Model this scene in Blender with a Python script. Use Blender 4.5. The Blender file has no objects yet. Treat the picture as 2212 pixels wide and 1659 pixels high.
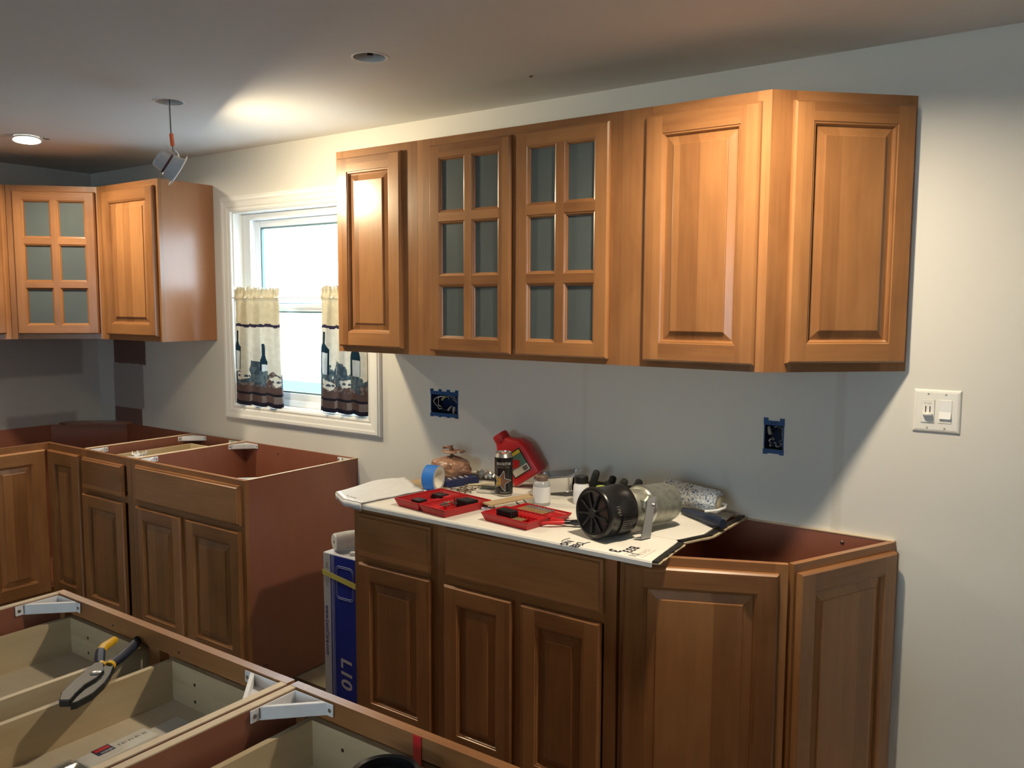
import bpy, bmesh, math, random
from mathutils import Vector, Matrix, noise as mnoise
random.seed(7)
sc = bpy.context.scene
col = sc.collection
PI = math.pi

# ------------------------------------------------------------------ camera
def make_camera():
    yaw, pitch, roll = 0.61533, -0.09499, 0.00409
    cy_, sy_, cp, sp = math.cos(yaw), math.sin(yaw), math.cos(pitch), math.sin(pitch)
    f = Vector((-sy_*cp, cy_*cp, sp)); r = Vector((cy_, sy_, 0)); u = r.cross(f)
    c, s = math.cos(roll), math.sin(roll)
    r2 = c*r + s*u; u2 = -s*r + c*u
    M = Matrix(((r2.x, u2.x, -f.x, 4.8702), (r2.y, u2.y, -f.y, -2.6417), (r2.z, u2.z, -f.z, 1.5684), (0, 0, 0, 1)))
    cd = bpy.data.cameras.new('camera'); co = bpy.data.objects.new('camera', cd)
    col.objects.link(co); co.matrix_world = M
    cd.sensor_fit = 'HORIZONTAL'; cd.sensor_width = 36.0; cd.lens = 1812.75/2212*36.0
    cd.clip_start = 0.02
    sc.camera = co
make_camera()

# ------------------------------------------------------------------ world, exposure
SKY = 9.0
LAMP = 560.0
LAMP_END = 900.0
HANG = 320.0
w = bpy.data.worlds.new('sky'); sc.world = w; w.use_nodes = True
bg = w.node_tree.nodes['Background']
bg.inputs[0].default_value = (0.70, 0.86, 1.0, 1); bg.inputs[1].default_value = SKY
vs = sc.view_settings
vs.view_transform = 'Standard'; vs.look = 'None'; vs.exposure = 0.53; vs.gamma = 1.0; vs.use_curve_mapping = False
# ------------------------------------------------------------------ materials
MATS = {}
def pmat(name, color, rough=0.5, metal=0.0, spec=0.5, trans=0.0, bump=0.0, bscale=200, var=0.0, vscale=6.0, coat=0.0, alpha=1.0, ior=1.45, sheen=0.0):
    m = bpy.data.materials.new(name); m.use_nodes = True
    nt = m.node_tree; b = nt.nodes['Principled BSDF']
    b.inputs['Base Color'].default_value = (*color, 1); b.inputs['Roughness'].default_value = rough
    b.inputs['Metallic'].default_value = metal; b.inputs['Specular IOR Level'].default_value = spec
    b.inputs['Transmission Weight'].default_value = trans; b.inputs['IOR'].default_value = ior
    b.inputs['Coat Weight'].default_value = coat; b.inputs['Alpha'].default_value = alpha
    tc = nt.nodes.new('ShaderNodeTexCoord')
    if var > 0:
        n = nt.nodes.new('ShaderNodeTexNoise'); n.inputs['Scale'].default_value = vscale; n.inputs['Detail'].default_value = 4
        nt.links.new(tc.outputs['Object'], n.inputs['Vector'])
        mx = nt.nodes.new('ShaderNodeMix'); mx.data_type = 'RGBA'
        mx.inputs[6].default_value = (*[c*(1-var) for c in color], 1); mx.inputs[7].default_value = (*[min(1, c*(1+var)) for c in color], 1)
        nt.links.new(n.outputs['Fac'], mx.inputs[0]); nt.links.new(mx.outputs[2], b.inputs['Base Color'])
    if bump > 0:
        n2 = nt.nodes.new('ShaderNodeTexNoise'); n2.inputs['Scale'].default_value = bscale; n2.inputs['Detail'].default_value = 3
        nt.links.new(tc.outputs['Object'], n2.inputs['Vector'])
        bp = nt.nodes.new('ShaderNodeBump'); bp.inputs['Strength'].default_value = bump; bp.inputs['Distance'].default_value = 0.002
        nt.links.new(n2.outputs['Fac'], bp.inputs['Height']); nt.links.new(bp.outputs['Normal'], b.inputs['Normal'])
    MATS[name] = m
    return m

def wood(name, dark, light, axis='z', plank=0.07, rough=0.3, pstr=0.5, coat=0.25, gstr=0.5):
    """stained boards: tone changes board by board, blotches and fine grain along axis"""
    m = bpy.data.materials.new(name); m.use_nodes = True
    nt = m.node_tree; N = nt.nodes.new; L = nt.links.new
    b = nt.nodes['Principled BSDF']
    tc = N('ShaderNodeTexCoord'); oi = N('ShaderNodeObjectInfo')
    sep = N('ShaderNodeSeparateXYZ'); L(tc.outputs['Object'], sep.inputs[0])
    # board index across the grain
    if axis == 'z':
        a = N('ShaderNodeMath'); a.operation = 'ADD'; L(sep.outputs[0], a.inputs[0]); L(sep.outputs[1], a.inputs[1]); src = a.outputs[0]
    else:
        a = N('ShaderNodeMath'); a.operation = 'ADD'; L(sep.outputs[2], a.inputs[0]); a.inputs[1].default_value = 0; src = a.outputs[0]
    d = N('ShaderNodeMath'); d.operation = 'DIVIDE'; L(src, d.inputs[0]); d.inputs[1].default_value = plank
    fl = N('ShaderNodeMath'); fl.operation = 'FLOOR'; L(d.outputs[0], fl.inputs[0])
    r1 = N('ShaderNodeMath'); r1.operation = 'MULTIPLY_ADD'; L(oi.outputs['Random'], r1.inputs[0]); r1.inputs[1].default_value = 97.0; L(fl.outputs[0], r1.inputs[2])
    wn = N('ShaderNodeTexWhiteNoise'); wn.noise_dimensions = '1D'; L(r1.outputs[0], wn.inputs['W'])
    # offset per object
    off = N('ShaderNodeVectorMath'); off.operation = 'ADD'; L(tc.outputs['Object'], off.inputs[0])
    cmb = N('ShaderNodeCombineXYZ'); mm = N('ShaderNodeMath'); mm.operation = 'MULTIPLY'; L(oi.outputs['Random'], mm.inputs[0]); mm.inputs[1].default_value = 31.0
    for i in range(3): L(mm.outputs[0], cmb.inputs[i])
    L(cmb.outputs[0], off.inputs[1])
    mp = N('ShaderNodeMapping'); L(off.outputs[0], mp.inputs[0])
    mp.inputs['Scale'].default_value = (40, 40, 2.0) if axis == 'z' else ((2.0, 40, 40) if axis == 'x' else (40, 2.0, 40))
    g = N('ShaderNodeTexNoise'); g.inputs['Scale'].default_value = 2.0; g.inputs['Detail'].default_value = 5; L(mp.outputs[0], g.inputs['Vector'])
    mp2 = N('ShaderNodeMapping'); L(off.outputs[0], mp2.inputs[0])
    mp2.inputs['Scale'].default_value = (9, 9, 3) if axis == 'z' else ((3, 9, 9) if axis == 'x' else (9, 3, 9))
    bl = N('ShaderNodeTexNoise'); bl.inputs['Scale'].default_value = 1.3; bl.inputs['Detail'].default_value = 3; bl.inputs['Distortion'].default_value = 0.6; L(mp2.outputs[0], bl.inputs['Vector'])
    s1 = N('ShaderNodeMath'); s1.operation = 'MULTIPLY'; L(wn.outputs['Value'], s1.inputs[0]); s1.inputs[1].default_value = pstr
    s2 = N('ShaderNodeMath'); s2.operation = 'MULTIPLY_ADD'; L(g.outputs['Fac'], s2.inputs[0]); s2.inputs[1].default_value = gstr; L(s1.outputs[0], s2.inputs[2])
    s3 = N('ShaderNodeMath'); s3.operation = 'MULTIPLY_ADD'; L(bl.outputs['Fac'], s3.inputs[0]); s3.inputs[1].default_value = 0.75; L(s2.outputs[0], s3.inputs[2])
    mr = N('ShaderNodeMapRange'); L(s3.outputs[0], mr.inputs[0]); mr.inputs[1].default_value = 0.35; mr.inputs[2].default_value = 0.35 + 0.55 + pstr*0.7
    mx = N('ShaderNodeMix'); mx.data_type = 'RGBA'; L(mr.outputs[0], mx.inputs[0])
    mx.inputs[6].default_value = (*dark, 1); mx.inputs[7].default_value = (*light, 1)
    L(mx.outputs[2], b.inputs['Base Color'])
    b.inputs['Roughness'].default_value = rough; b.inputs['Coat Weight'].default_value = coat; b.inputs['Coat Roughness'].default_value = 0.18
    bp = N('ShaderNodeBump'); bp.inputs['Strength'].default_value = 0.06; bp.inputs['Distance'].default_value = 0.001
    L(g.outputs['Fac'], bp.inputs['Height']); L(bp.outputs['Normal'], b.inputs['Normal'])
    MATS[name] = m
    return m

WD, WL = (0.170, 0.065, 0.021), (0.41, 0.186, 0.068)
wood('maple_v', WD, WL, 'z'); wood('maple_h', WD, WL, 'x', plank=0.12)
wood('maple_panel', WD, WL, 'z', plank=0.062, pstr=0.75)
wood('laminate', (0.26, 0.096, 0.058), (0.32, 0.122, 0.076), 'z', plank=0.5, pstr=0.15, rough=0.3, coat=0.15, gstr=0.2)
wood('laminate_up', (0.32, 0.140, 0.065), (0.40, 0.185, 0.090), 'z', plank=0.5, pstr=0.15, rough=0.3, coat=0.15, gstr=0.2)
wood('laminate_in', (0.25, 0.086, 0.050), (0.31, 0.108, 0.064), 'z', plank=0.5, pstr=0.1, rough=0.45, coat=0.0, gstr=0.2)
wood('birch', (0.44, 0.33, 0.19), (0.60, 0.49, 0.32), 'y', plank=0.06, pstr=0.3, rough=0.5, coat=0.0)
wood('birch_x', (0.44, 0.33, 0.19), (0.60, 0.49, 0.32), 'x', plank=0.06, pstr=0.3, rough=0.5, coat=0.0)
wood('ply', (0.50, 0.42, 0.29), (0.60, 0.52, 0.38), 'x', plank=0.3, pstr=0.2, rough=0.7, coat=0.0)
wood('plyedge', (0.55, 0.42, 0.28), (0.70, 0.57, 0.40), 'x', plank=0.004, pstr=0.5, rough=0.6, coat=0.0)
wood('darkfloor', (0.045, 0.032, 0.024), (0.085, 0.062, 0.046), 'x', plank=0.12, rough=0.35, pstr=0.5, coat=0.1)
wood('patchfloor', (0.30, 0.26, 0.18), (0.42, 0.36, 0.26), 'x', plank=0.3, rough=0.7, pstr=0.2, coat=0.0)
pmat('ceiling_paint', (0.71, 0.705, 0.71), 0.8, bump=0.15, bscale=90, spec=0.2)
pmat('trim_white', (0.80, 0.80, 0.78), 0.35)
pmat('vinyl', (0.78, 0.80, 0.82), 0.35)
pmat('gasket', (0.12, 0.20, 0.21), 0.5)
pmat('frost', (0.105, 0.125, 0.122), 0.35, trans=0.1, spec=0.35, var=0.2, vscale=3)
pmat('plate', (0.80, 0.78, 0.73), 0.22, spec=0.5)
pmat('plate_white', (0.86, 0.86, 0.86), 0.12, spec=0.6)
pmat('slot', (0.02, 0.02, 0.02), 0.6)
pmat('screw', (0.35, 0.33, 0.30), 0.35, metal=1.0)
pmat('screw_dark', (0.06, 0.05, 0.045), 0.4, metal=0.6)
pmat('box_blue', (0.012, 0.07, 0.22), 0.4)
pmat('box_in', (0.006, 0.022, 0.07), 0.6)
pmat('wire_grey', (0.33, 0.32, 0.30), 0.4)
pmat('wire_black', (0.015, 0.015, 0.015), 0.4)
pmat('wire_yellow', (0.35, 0.33, 0.10), 0.4)
pmat('orange_clip', (0.85, 0.16, 0.05), 0.4)
pmat('lamp_white', (0.75, 0.76, 0.78), 0.4)
pmat('lamp_grey', (0.52, 0.54, 0.58), 0.5)
pmat('lamp_band', (0.10, 0.03, 0.03), 0.4)
pmat('can_metal', (0.64, 0.66, 0.68), 0.45)
pmat('plastic_white', (0.72, 0.72, 0.74), 0.35, var=0.08, vscale=40)
pmat('card_white', (0.72, 0.69, 0.63), 0.7, var=0.05, vscale=9)
pmat('card_tan', (0.42, 0.30, 0.17), 0.8, var=0.1, vscale=20)
pmat('card_core', (0.45, 0.36, 0.24), 0.9, var=0.3, vscale=120)
pmat('card_black', (0.012, 0.012, 0.012), 0.5)
pmat('ink', (0.015, 0.013, 0.03), 0.6)
pmat('ink_grey', (0.25, 0.22, 0.22), 0.6)
pmat('ink_pink', (0.55, 0.42, 0.40), 0.6)
pmat('tape_blue', (0.02, 0.17, 0.60), 0.6, bump=0.2, bscale=300)
pmat('tape_edge', (0.42, 0.45, 0.47), 0.6)
pmat('tape_core', (0.62, 0.58, 0.52), 0.7, var=0.15, vscale=60)
pmat('bag_brown', (0.44, 0.25, 0.17), 0.25, trans=0.2, var=0.3, vscale=40, bump=0.6, bscale=45)
pmat('navy', (0.012, 0.022, 0.085), 0.4)
pmat('foil', (0.72, 0.73, 0.74), 0.22, metal=1.0, bump=0.5, bscale=60)
pmat('foil_edge', (0.62, 0.62, 0.60), 0.35, metal=0.9)
pmat('can_black', (0.008, 0.008, 0.009), 0.22, coat=0.3)
pmat('alu', (0.62, 0.60, 0.56), 0.28, metal=1.0)
pmat('gold', (0.55, 0.36, 0.08), 0.35, metal=0.6)
pmat('star_brown', (0.16, 0.07, 0.04), 0.4)
pmat('print_white', (0.80, 0.80, 0.78), 0.5)
pmat('print_grey', (0.40, 0.38, 0.36), 0.5)
pmat('print_dim', (0.16, 0.14, 0.13), 0.5)
pmat('red', (0.50, 0.015, 0.018), 0.38, var=0.12, vscale=12)
pmat('red_case', (0.42, 0.012, 0.016), 0.45, var=0.15, vscale=25)
pmat('red_tape', (0.60, 0.005, 0.02), 0.4)
pmat('label_dark', (0.02, 0.025, 0.02), 0.5)
pmat('label_yellow', (0.70, 0.55, 0.06), 0.5)
pmat('label_green', (0.10, 0.22, 0.20), 0.5)
pmat('label_cream', (0.62, 0.58, 0.50), 0.5)
pmat('jar_glass', (0.75, 0.78, 0.80), 0.12, trans=0.55)
pmat('jar_white', (0.72, 0.72, 0.72), 0.35)
pmat('rust_metal', (0.22, 0.16, 0.12), 0.45, metal=0.6)
pmat('black_plastic', (0.010, 0.010, 0.011), 0.28, bump=0.15, bscale=25)
pmat('black_matte', (0.014, 0.014, 0.015), 0.65)
pmat('galvanised', (0.36, 0.37, 0.32), 0.42, metal=0.75, var=0.55, vscale=55)
pmat('steel', (0.52, 0.54, 0.55), 0.3, metal=0.9)
pmat('steel_dark', (0.11, 0.12, 0.11), 0.4, metal=0.7)
pmat('brass', (0.62, 0.47, 0.22), 0.35, metal=0.8)
pmat('glove', (0.010, 0.011, 0.012), 0.75, bump=0.4, bscale=500)
pmat('lime', (0.48, 0.62, 0.06), 0.7)
pmat('cream', (0.62, 0.54, 0.36), 0.55)
pmat('yellow', (0.72, 0.42, 0.02), 0.4)
pmat('grip_navy', (0.012, 0.020, 0.045), 0.5)
pmat('plier_black', (0.016, 0.017, 0.017), 0.45)
pmat('box_white', (0.62, 0.64, 0.70), 0.6)
pmat('box_royal', (0.012, 0.032, 0.38), 0.5)
pmat('line_pale', (0.35, 0.45, 0.75), 0.5)
pmat('strap', (0.72, 0.66, 0.16), 0.5)
pmat('film', (0.72, 0.70, 0.66), 0.25, trans=0.25, var=0.15, vscale=30)
pmat('pack_card', (0.60, 0.58, 0.52), 0.6, var=0.08, vscale=60)
pmat('blister', (0.70, 0.72, 0.70), 0.12, trans=0.8)
pmat('siding_blue', (0.10, 0.26, 0.36), 0.7)
pmat('outdoor_ground', (0.45, 0.50, 0.52), 0.9)
# curtain cloths let light through
def cloth(name, c, t=0.45):
    m = bpy.data.materials.new(name); m.use_nodes = True; nt = m.node_tree; nt.nodes.clear(); N = nt.nodes.new; L = nt.links.new
    o = N('ShaderNodeOutputMaterial'); d = N('ShaderNodeBsdfDiffuse'); tr = N('ShaderNodeBsdfTranslucent'); mx = N('ShaderNodeMixShader')
    tc = N('ShaderNodeTexCoord'); n = N('ShaderNodeTexNoise'); n.inputs['Scale'].default_value = 45; n.inputs['Detail'].default_value = 4; L(tc.outputs['Object'], n.inputs['Vector'])
    cm = N('ShaderNodeMix'); cm.data_type = 'RGBA'; cm.inputs[6].default_value = (*[x*0.75 for x in c], 1); cm.inputs[7].default_value = (*[min(1, x*1.2) for x in c], 1)
    L(n.outputs['Fac'], cm.inputs[0]); L(cm.outputs[2], d.inputs[0]); L(cm.outputs[2], tr.inputs[0])
    mx.inputs[0].default_value = t; L(d.outputs[0], mx.inputs[1]); L(tr.outputs[0], mx.inputs[2]); L(mx.outputs[0], o.inputs[0])
    MATS[name] = m
cloth('cl_cream', (0.50, 0.43, 0.30), 0.10); cloth('cl_white', (0.52, 0.48, 0.40), 0.13); cloth('cl_line', (0.03, 0.025, 0.05), 0.1)
cloth('cl_bottle', (0.012, 0.03, 0.05), 0.08); cloth('cl_label', (0.40, 0.40, 0.38), 0.2); cloth('cl_fruit', (0.05, 0.07, 0.09), 0.1)
cloth('cl_leaf', (0.09, 0.12, 0.13), 0.12); cloth('cl_taupe', (0.16, 0.13, 0.12), 0.12); cloth('cl_brown', (0.085, 0.055, 0.05), 0.1); cloth('cl_dark', (0.018, 0.018, 0.03), 0.05)
def emis(name, c, s):
    m = bpy.data.materials.new(name); m.use_nodes = True; nt = m.node_tree; nt.nodes.clear()
    o = nt.nodes.new('ShaderNodeOutputMaterial'); e = nt.nodes.new('ShaderNodeEmission'); e.inputs[0].default_value = (*c, 1); e.inputs[1].default_value = s
    nt.links.new(e.outputs[0], o.inputs[0]); MATS[name] = m
emis('lens', (1.0, 0.85, 0.62), LAMP); emis('lens_end', (1.0, 0.85, 0.62), LAMP_END); emis('lens_hang', (1.0, 0.83, 0.53), HANG)
def glassmat():
    m = bpy.data.materials.new('pane_glass'); m.use_nodes = True; nt = m.node_tree; nt.nodes.clear(); N = nt.nodes.new
    o = N('ShaderNodeOutputMaterial'); t = N('ShaderNodeBsdfTransparent'); g = N('ShaderNodeBsdfGlossy'); g.inputs['Roughness'].default_value = 0.02
    t.inputs[0].default_value = (0.93, 0.97, 0.97, 1)
    mx = N('ShaderNodeMixShader'); mx.inputs[0].default_value = 0.05
    nt.links.new(t.outputs[0], mx.inputs[1]); nt.links.new(g.outputs[0], mx.inputs[2]); nt.links.new(mx.outputs[0], o.inputs[0])
    MATS['pane_glass'] = m
glassmat()
def wallmat(name, patches, base=(0.70, 0.675, 0.62)):
    """painted plasterboard; patches = (axis0, axis1 range, z range, colour): areas where the new paint stops"""
    m = bpy.data.materials.new(name); m.use_nodes = True; nt = m.node_tree; N = nt.nodes.new; L = nt.links.new
    b = nt.nodes['Principled BSDF']; b.inputs['Roughness'].default_value = 0.55; b.inputs['Specular IOR Level'].default_value = 0.3
    tc = N('ShaderNodeTexCoord'); n = N('ShaderNodeTexNoise'); n.inputs['Scale'].default_value = 1.6; n.inputs['Detail'].default_value = 3; L(tc.outputs['Object'], n.inputs['Vector'])
    cm = N('ShaderNodeMix'); cm.data_type = 'RGBA'; cm.inputs[6].default_value = (*[x*0.95 for x in base], 1); cm.inputs[7].default_value = (*[min(1, x*1.05) for x in base], 1)
    L(n.outputs['Fac'], cm.inputs[0]); cur = cm.outputs[2]
    wob = N('ShaderNodeTexNoise'); wob.inputs['Scale'].default_value = 25; L(tc.outputs['Object'], wob.inputs['Vector'])
    wm = N('ShaderNodeVectorMath'); wm.operation = 'MULTIPLY_ADD'; L(wob.outputs['Color'], wm.inputs[0]); wm.inputs[1].default_value = (0.012,)*3; L(tc.outputs['Object'], wm.inputs[2])
    sep = N('ShaderNodeSeparateXYZ'); L(wm.outputs[0], sep.inputs[0])
    def rng(sock, a, bb, soft):
        r1 = N('ShaderNodeMapRange'); r1.interpolation_type = 'SMOOTHSTEP'; L(sock, r1.inputs[0]); r1.inputs[1].default_value = a-soft; r1.inputs[2].default_value = a+soft
        r2 = N('ShaderNodeMapRange'); r2.interpolation_type = 'SMOOTHSTEP'; L(sock, r2.inputs[0]); r2.inputs[1].default_value = bb-soft; r2.inputs[2].default_value = bb+soft; r2.inputs[3].default_value = 1; r2.inputs[4].default_value = 0
        mu = N('ShaderNodeMath'); mu.operation = 'MULTIPLY'; L(r1.outputs[0], mu.inputs[0]); L(r2.outputs[0], mu.inputs[1]); return mu.outputs[0]
    for ax, a0, a1, z0, z1, c, soft in patches:
        k = N('ShaderNodeMath'); k.operation = 'MULTIPLY'; L(rng(sep.outputs[ax], a0, a1, soft), k.inputs[0]); L(rng(sep.outputs[2], z0, z1, soft), k.inputs[1])
        x = N('ShaderNodeMix'); x.data_type = 'RGBA'; L(k.outputs[0], x.inputs[0]); L(cur, x.inputs[6]); x.inputs[7].default_value = (*c, 1); cur = x.outputs[2]
    L(cur, b.inputs['Base Color'])
    nb = N('ShaderNodeTexNoise'); nb.inputs['Scale'].default_value = 130; L(tc.outputs['Object'], nb.inputs['Vector'])
    bp = N('ShaderNodeBump'); bp.inputs['Strength'].default_value = 0.12; bp.inputs['Distance'].default_value = 0.001; L(nb.outputs['Fac'], bp.inputs['Height']); L(bp.outputs['Normal'], b.inputs['Normal'])
    MATS[name] = m
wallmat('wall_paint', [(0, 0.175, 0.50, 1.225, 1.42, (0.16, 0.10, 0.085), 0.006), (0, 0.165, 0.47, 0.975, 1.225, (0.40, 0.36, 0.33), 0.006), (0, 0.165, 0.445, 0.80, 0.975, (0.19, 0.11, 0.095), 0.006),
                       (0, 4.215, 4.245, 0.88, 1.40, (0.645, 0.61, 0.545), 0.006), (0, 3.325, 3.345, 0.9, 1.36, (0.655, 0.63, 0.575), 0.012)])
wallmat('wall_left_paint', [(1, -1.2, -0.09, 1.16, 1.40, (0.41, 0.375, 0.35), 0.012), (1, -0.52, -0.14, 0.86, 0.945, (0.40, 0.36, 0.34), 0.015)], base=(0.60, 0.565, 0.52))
wallmat('wall_plain', [])

# ------------------------------------------------------------------ mesh helpers
class MB:
    def __init__(s): s.v = []; s.f = []; s.m = []; s.T = Matrix.Identity(4)
    def add(s, vs_, fs, mi=0):
        o = len(s.v); s.v += [tuple(s.T @ Vector(p)) for p in vs_]
        for i, f in enumerate(fs): s.f.append([o+k for k in f]); s.m.append(mi[i] if isinstance(mi, list) else mi)
        return s
    def box(s, x0, x1, y0, y1, z0, z1, mi=0):
        vs_ = [(x0, y0, z0), (x1, y0, z0), (x1, y1, z0), (x0, y1, z0), (x0, y0, z1), (x1, y0, z1), (x1, y1, z1), (x0, y1, z1)]
        return s.add(vs_, [(0, 3, 2, 1), (4, 5, 6, 7), (0, 1, 5, 4), (1, 2, 6, 5), (2, 3, 7, 6), (3, 0, 4, 7)], mi)
    def prism(s, poly, z0, z1, mi=0):
        n = len(poly); vs_ = [(x, y, z0) for x, y in poly] + [(x, y, z1) for x, y in poly]
        fs = [tuple(range(n-1, -1, -1)), tuple(range(n, 2*n))] + [(i, (i+1) % n, n+(i+1) % n, n+i) for i in range(n)]
        return s.add(vs_, fs, mi)
    def lathe(s, prof, n=32, mi=0, cap0=True, cap1=True):
        """prof: (r, z) list about z"""
        vs_ = []; fs = []; k = len(prof); ml = []
        for r, z in prof:
            for i in range(n):
                a = 2*PI*i/n; vs_.append((r*math.cos(a), r*math.sin(a), z))
        for j in range(k-1):
            for i in range(n):
                fs.append((j*n+i, j*n+(i+1) % n, (j+1)*n+(i+1) % n, (j+1)*n+i)); ml.append(mi[j] if isinstance(mi, list) else mi)
        if cap0: fs.append(tuple(range(n-1, -1, -1))); ml.append(mi[0] if isinstance(mi, list) else mi)
        if cap1: fs.append(tuple((k-1)*n+i for i in range(n))); ml.append(mi[-1] if isinstance(mi, list) else mi)
        return s.add(vs_, fs, ml)
    def tube(s, pts, r, n=8, mi=0):
        pts = [Vector(p) for p in pts]; vs_ = []; fs = []; k = len(pts)
        rr = r if isinstance(r, (list, tuple)) else [r]*k
        up = Vector((0, 0, 1)); prev = None
        for j, p in enumerate(pts):
            t = (pts[min(j+1, k-1)] - pts[max(j-1, 0)]).normalized()
            a = t.cross(up if prev is None else prev)
            if prev is None:
                if a.length < 0.05: a = t.cross(Vector((1, 0, 0)))
                a.normalize(); bvec = a.cross(t).normalized()
            else:
                bvec = (prev - t*prev.dot(t)).normalized(); a = t.cross(bvec).normalized()
            prev = bvec
            for i in range(n):
                q = 2*PI*i/n; vs_.append(tuple(p + (a*math.cos(q) + bvec*math.sin(q))*rr[j]))
        for j in range(k-1):
            for i in range(n): fs.append((j*n+i, j*n+(i+1) % n, (j+1)*n+(i+1) % n, (j+1)*n+i))
        fs.append(tuple(range(n-1, -1, -1))); fs.append(tuple((k-1)*n+i for i in range(n)))
        return s.add(vs_, fs, mi)
    def rings(s, loops, mi=0, cap0=False, cap1=False):
        """stack of equal-length closed loops"""
        n = len(loops[0]); vs_ = [p for l in loops for p in l]; fs = []; ml = []
        for j in range(len(loops)-1):
            for i in range(n):
                fs.append((j*n+i, j*n+(i+1) % n, (j+1)*n+(i+1) % n, (j+1)*n+i)); ml.append(mi[j] if isinstance(mi, list) else mi)
        if cap0: fs.append(tuple(range(n-1, -1, -1))); ml.append(mi[0] if isinstance(mi, list) else mi)
        if cap1: fs.append(tuple((len(loops)-1)*n+i for i in range(n))); ml.append(mi[-1] if isinstance(mi, list) else mi)
        return s.add(vs_, fs, ml)
    def build(s, name, mats, parent=None, smooth=False, loc=(0, 0, 0), rot=(0, 0, 0), bevel=0.0, angle=40):
        me = bpy.data.meshes.new(name); me.from_pydata(s.v, [], s.f); me.validate()
        if isinstance(mats, str): mats = [mats]
        for k in mats: me.materials.append(MATS[k])
        if len(me.polygons) == len(s.m): me.polygons.foreach_set('material_index', s.m)
        bm = bmesh.new(); bm.from_mesh(me); bmesh.ops.recalc_face_normals(bm, faces=bm.faces); bm.to_mesh(me); bm.free()
        o = bpy.data.objects.new(name, me); col.objects.link(o)
        if smooth:
            me.polygons.foreach_set('use_smooth', [True]*len(me.polygons)); me.set_sharp_from_angle(angle=math.radians(angle))
        o.location = loc; o.rotation_euler = rot
        if parent: o.parent = parent
        if bevel > 0:
            b = o.modifiers.new('bevel', 'BEVEL'); b.width = bevel; b.segments = 2; b.limit_method = 'ANGLE'; b.angle_limit = math.radians(50)
        me.update()
        return o
def M4(loc=(0, 0, 0), rot=(0, 0, 0)): return Matrix.LocRotScale(Vector(loc), Matrix.Rotation(rot[2], 3, 'Z') @ Matrix.Rotation(rot[1], 3, 'Y') @ Matrix.Rotation(rot[0], 3, 'X'), None)
def along(p0, p1, roll=0):
    """matrix whose z axis runs from p0 to p1"""
    p0 = Vector(p0); z = (Vector(p1)-p0).normalized(); q = Vector((0, 0, 1)).rotation_difference(z)
    return Matrix.Translation(p0) @ q.to_matrix().to_4x4() @ Matrix.Rotation(roll, 4, 'Z')
def tag(o, label, cat, group=None):
    o['label'] = label; o['category'] = cat
    if group: o['group'] = group
    return o
def struct(o): o['kind'] = 'structure'; return o
def thing(name, label, cat, loc=(0, 0, 0), rotz=0, group=None, rot=None):
    o = bpy.data.objects.new(name, None); o.empty_display_size = 0.05; col.objects.link(o)
    o.location = loc; o.rotation_euler = rot if rot else (0, 0, rotz)
    return tag(o, label, cat, group)
def text(s, size, mat, parent, M, name='lettering', depth=0.0003, align='LEFT', sx=1.0, shear=0.0, bold=0.0):
    cu = bpy.data.curves.new(name, 'FONT'); cu.body = s; cu.size = size; cu.extrude = depth; cu.align_x = align; cu.shear = shear; cu.offset = bold
    cu.resolution_u = 3
    t = bpy.data.objects.new('tmp', cu); col.objects.link(t)
    dg = bpy.context.evaluated_depsgraph_get()
    me = bpy.data.meshes.new_from_object(t.evaluated_get(dg)); bpy.data.objects.remove(t); bpy.data.curves.remove(cu)
    me.transform(M @ Matrix.Diagonal((sx, 1, 1, 1))); me.materials.clear(); me.materials.append(MATS[mat])
    o = bpy.data.objects.new(name, me); col.objects.link(o); o.parent = parent
    return o
def holed(name, outer, holes, z0, z1, mats, M=None, parent=None):
    """flat slab with holes, drawn in xy and extruded"""
    cu = bpy.data.curves.new(name, 'CURVE'); cu.dimensions = '2D'; cu.fill_mode = 'BOTH'; cu.extrude = abs(z1-z0)/2
    for loop in [outer]+holes:
        sp = cu.splines.new('POLY'); sp.points.add(len(loop)-1); sp.use_cyclic_u = True
        for p, q in zip(sp.points, loop): p.co = (q[0], q[1], 0, 1)
    t = bpy.data.objects.new('tmp', cu); col.objects.link(t); dg = bpy.context.evaluated_depsgraph_get()
    me = bpy.data.meshes.new_from_object(t.evaluated_get(dg)); bpy.data.objects.remove(t); bpy.data.curves.remove(cu)
    me.transform(Matrix.Translation((0, 0, (z0+z1)/2)))
    if M: me.transform(M)
    me.materials.clear(); me.materials.append(MATS[mats])
    o = bpy.data.objects.new(name, me); col.objects.link(o)
    if parent: o.parent = parent
    return o
def circ(x, y, r, n=40): return [(x+r*math.cos(2*PI*i/n), y+r*math.sin(2*PI*i/n)) for i in range(n)]
def rect(x0, x1, y0, y1): return [(x0, y0), (x1, y0), (x1, y1), (x0, y1)]

# ------------------------------------------------------------------ room shell
ZC = 2.311; X1 = 7.0; Y1 = -5.6
WX0, WX1, WZ0, WZ1 = 1.295, 2.240, 1.055, 2.020          # window opening
OB1 = (2.590, 2.735, 1.113, 1.207); OB2 = (3.993, 4.057, 1.105, 1.200)
HOLES = [(3.000, -0.750), (1.978, -0.764)]; LAMPS = [(0.848, -0.748), (4.14, -0.72)]
HR = 0.052
VERT = Matrix(((1, 0, 0, 0), (0, 0, -1, 0), (0, 1, 0, 0), (0, 0, 0, 1)))   # xy drawing -> xz wall, depth towards -y
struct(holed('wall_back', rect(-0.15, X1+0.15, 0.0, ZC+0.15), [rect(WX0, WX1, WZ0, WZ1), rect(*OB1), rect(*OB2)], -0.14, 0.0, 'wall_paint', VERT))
b = MB(); b.box(-0.15, 0, Y1-0.15, 0, 0, ZC+0.15); struct(b.build('wall_left', 'wall_left_paint'))
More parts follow.
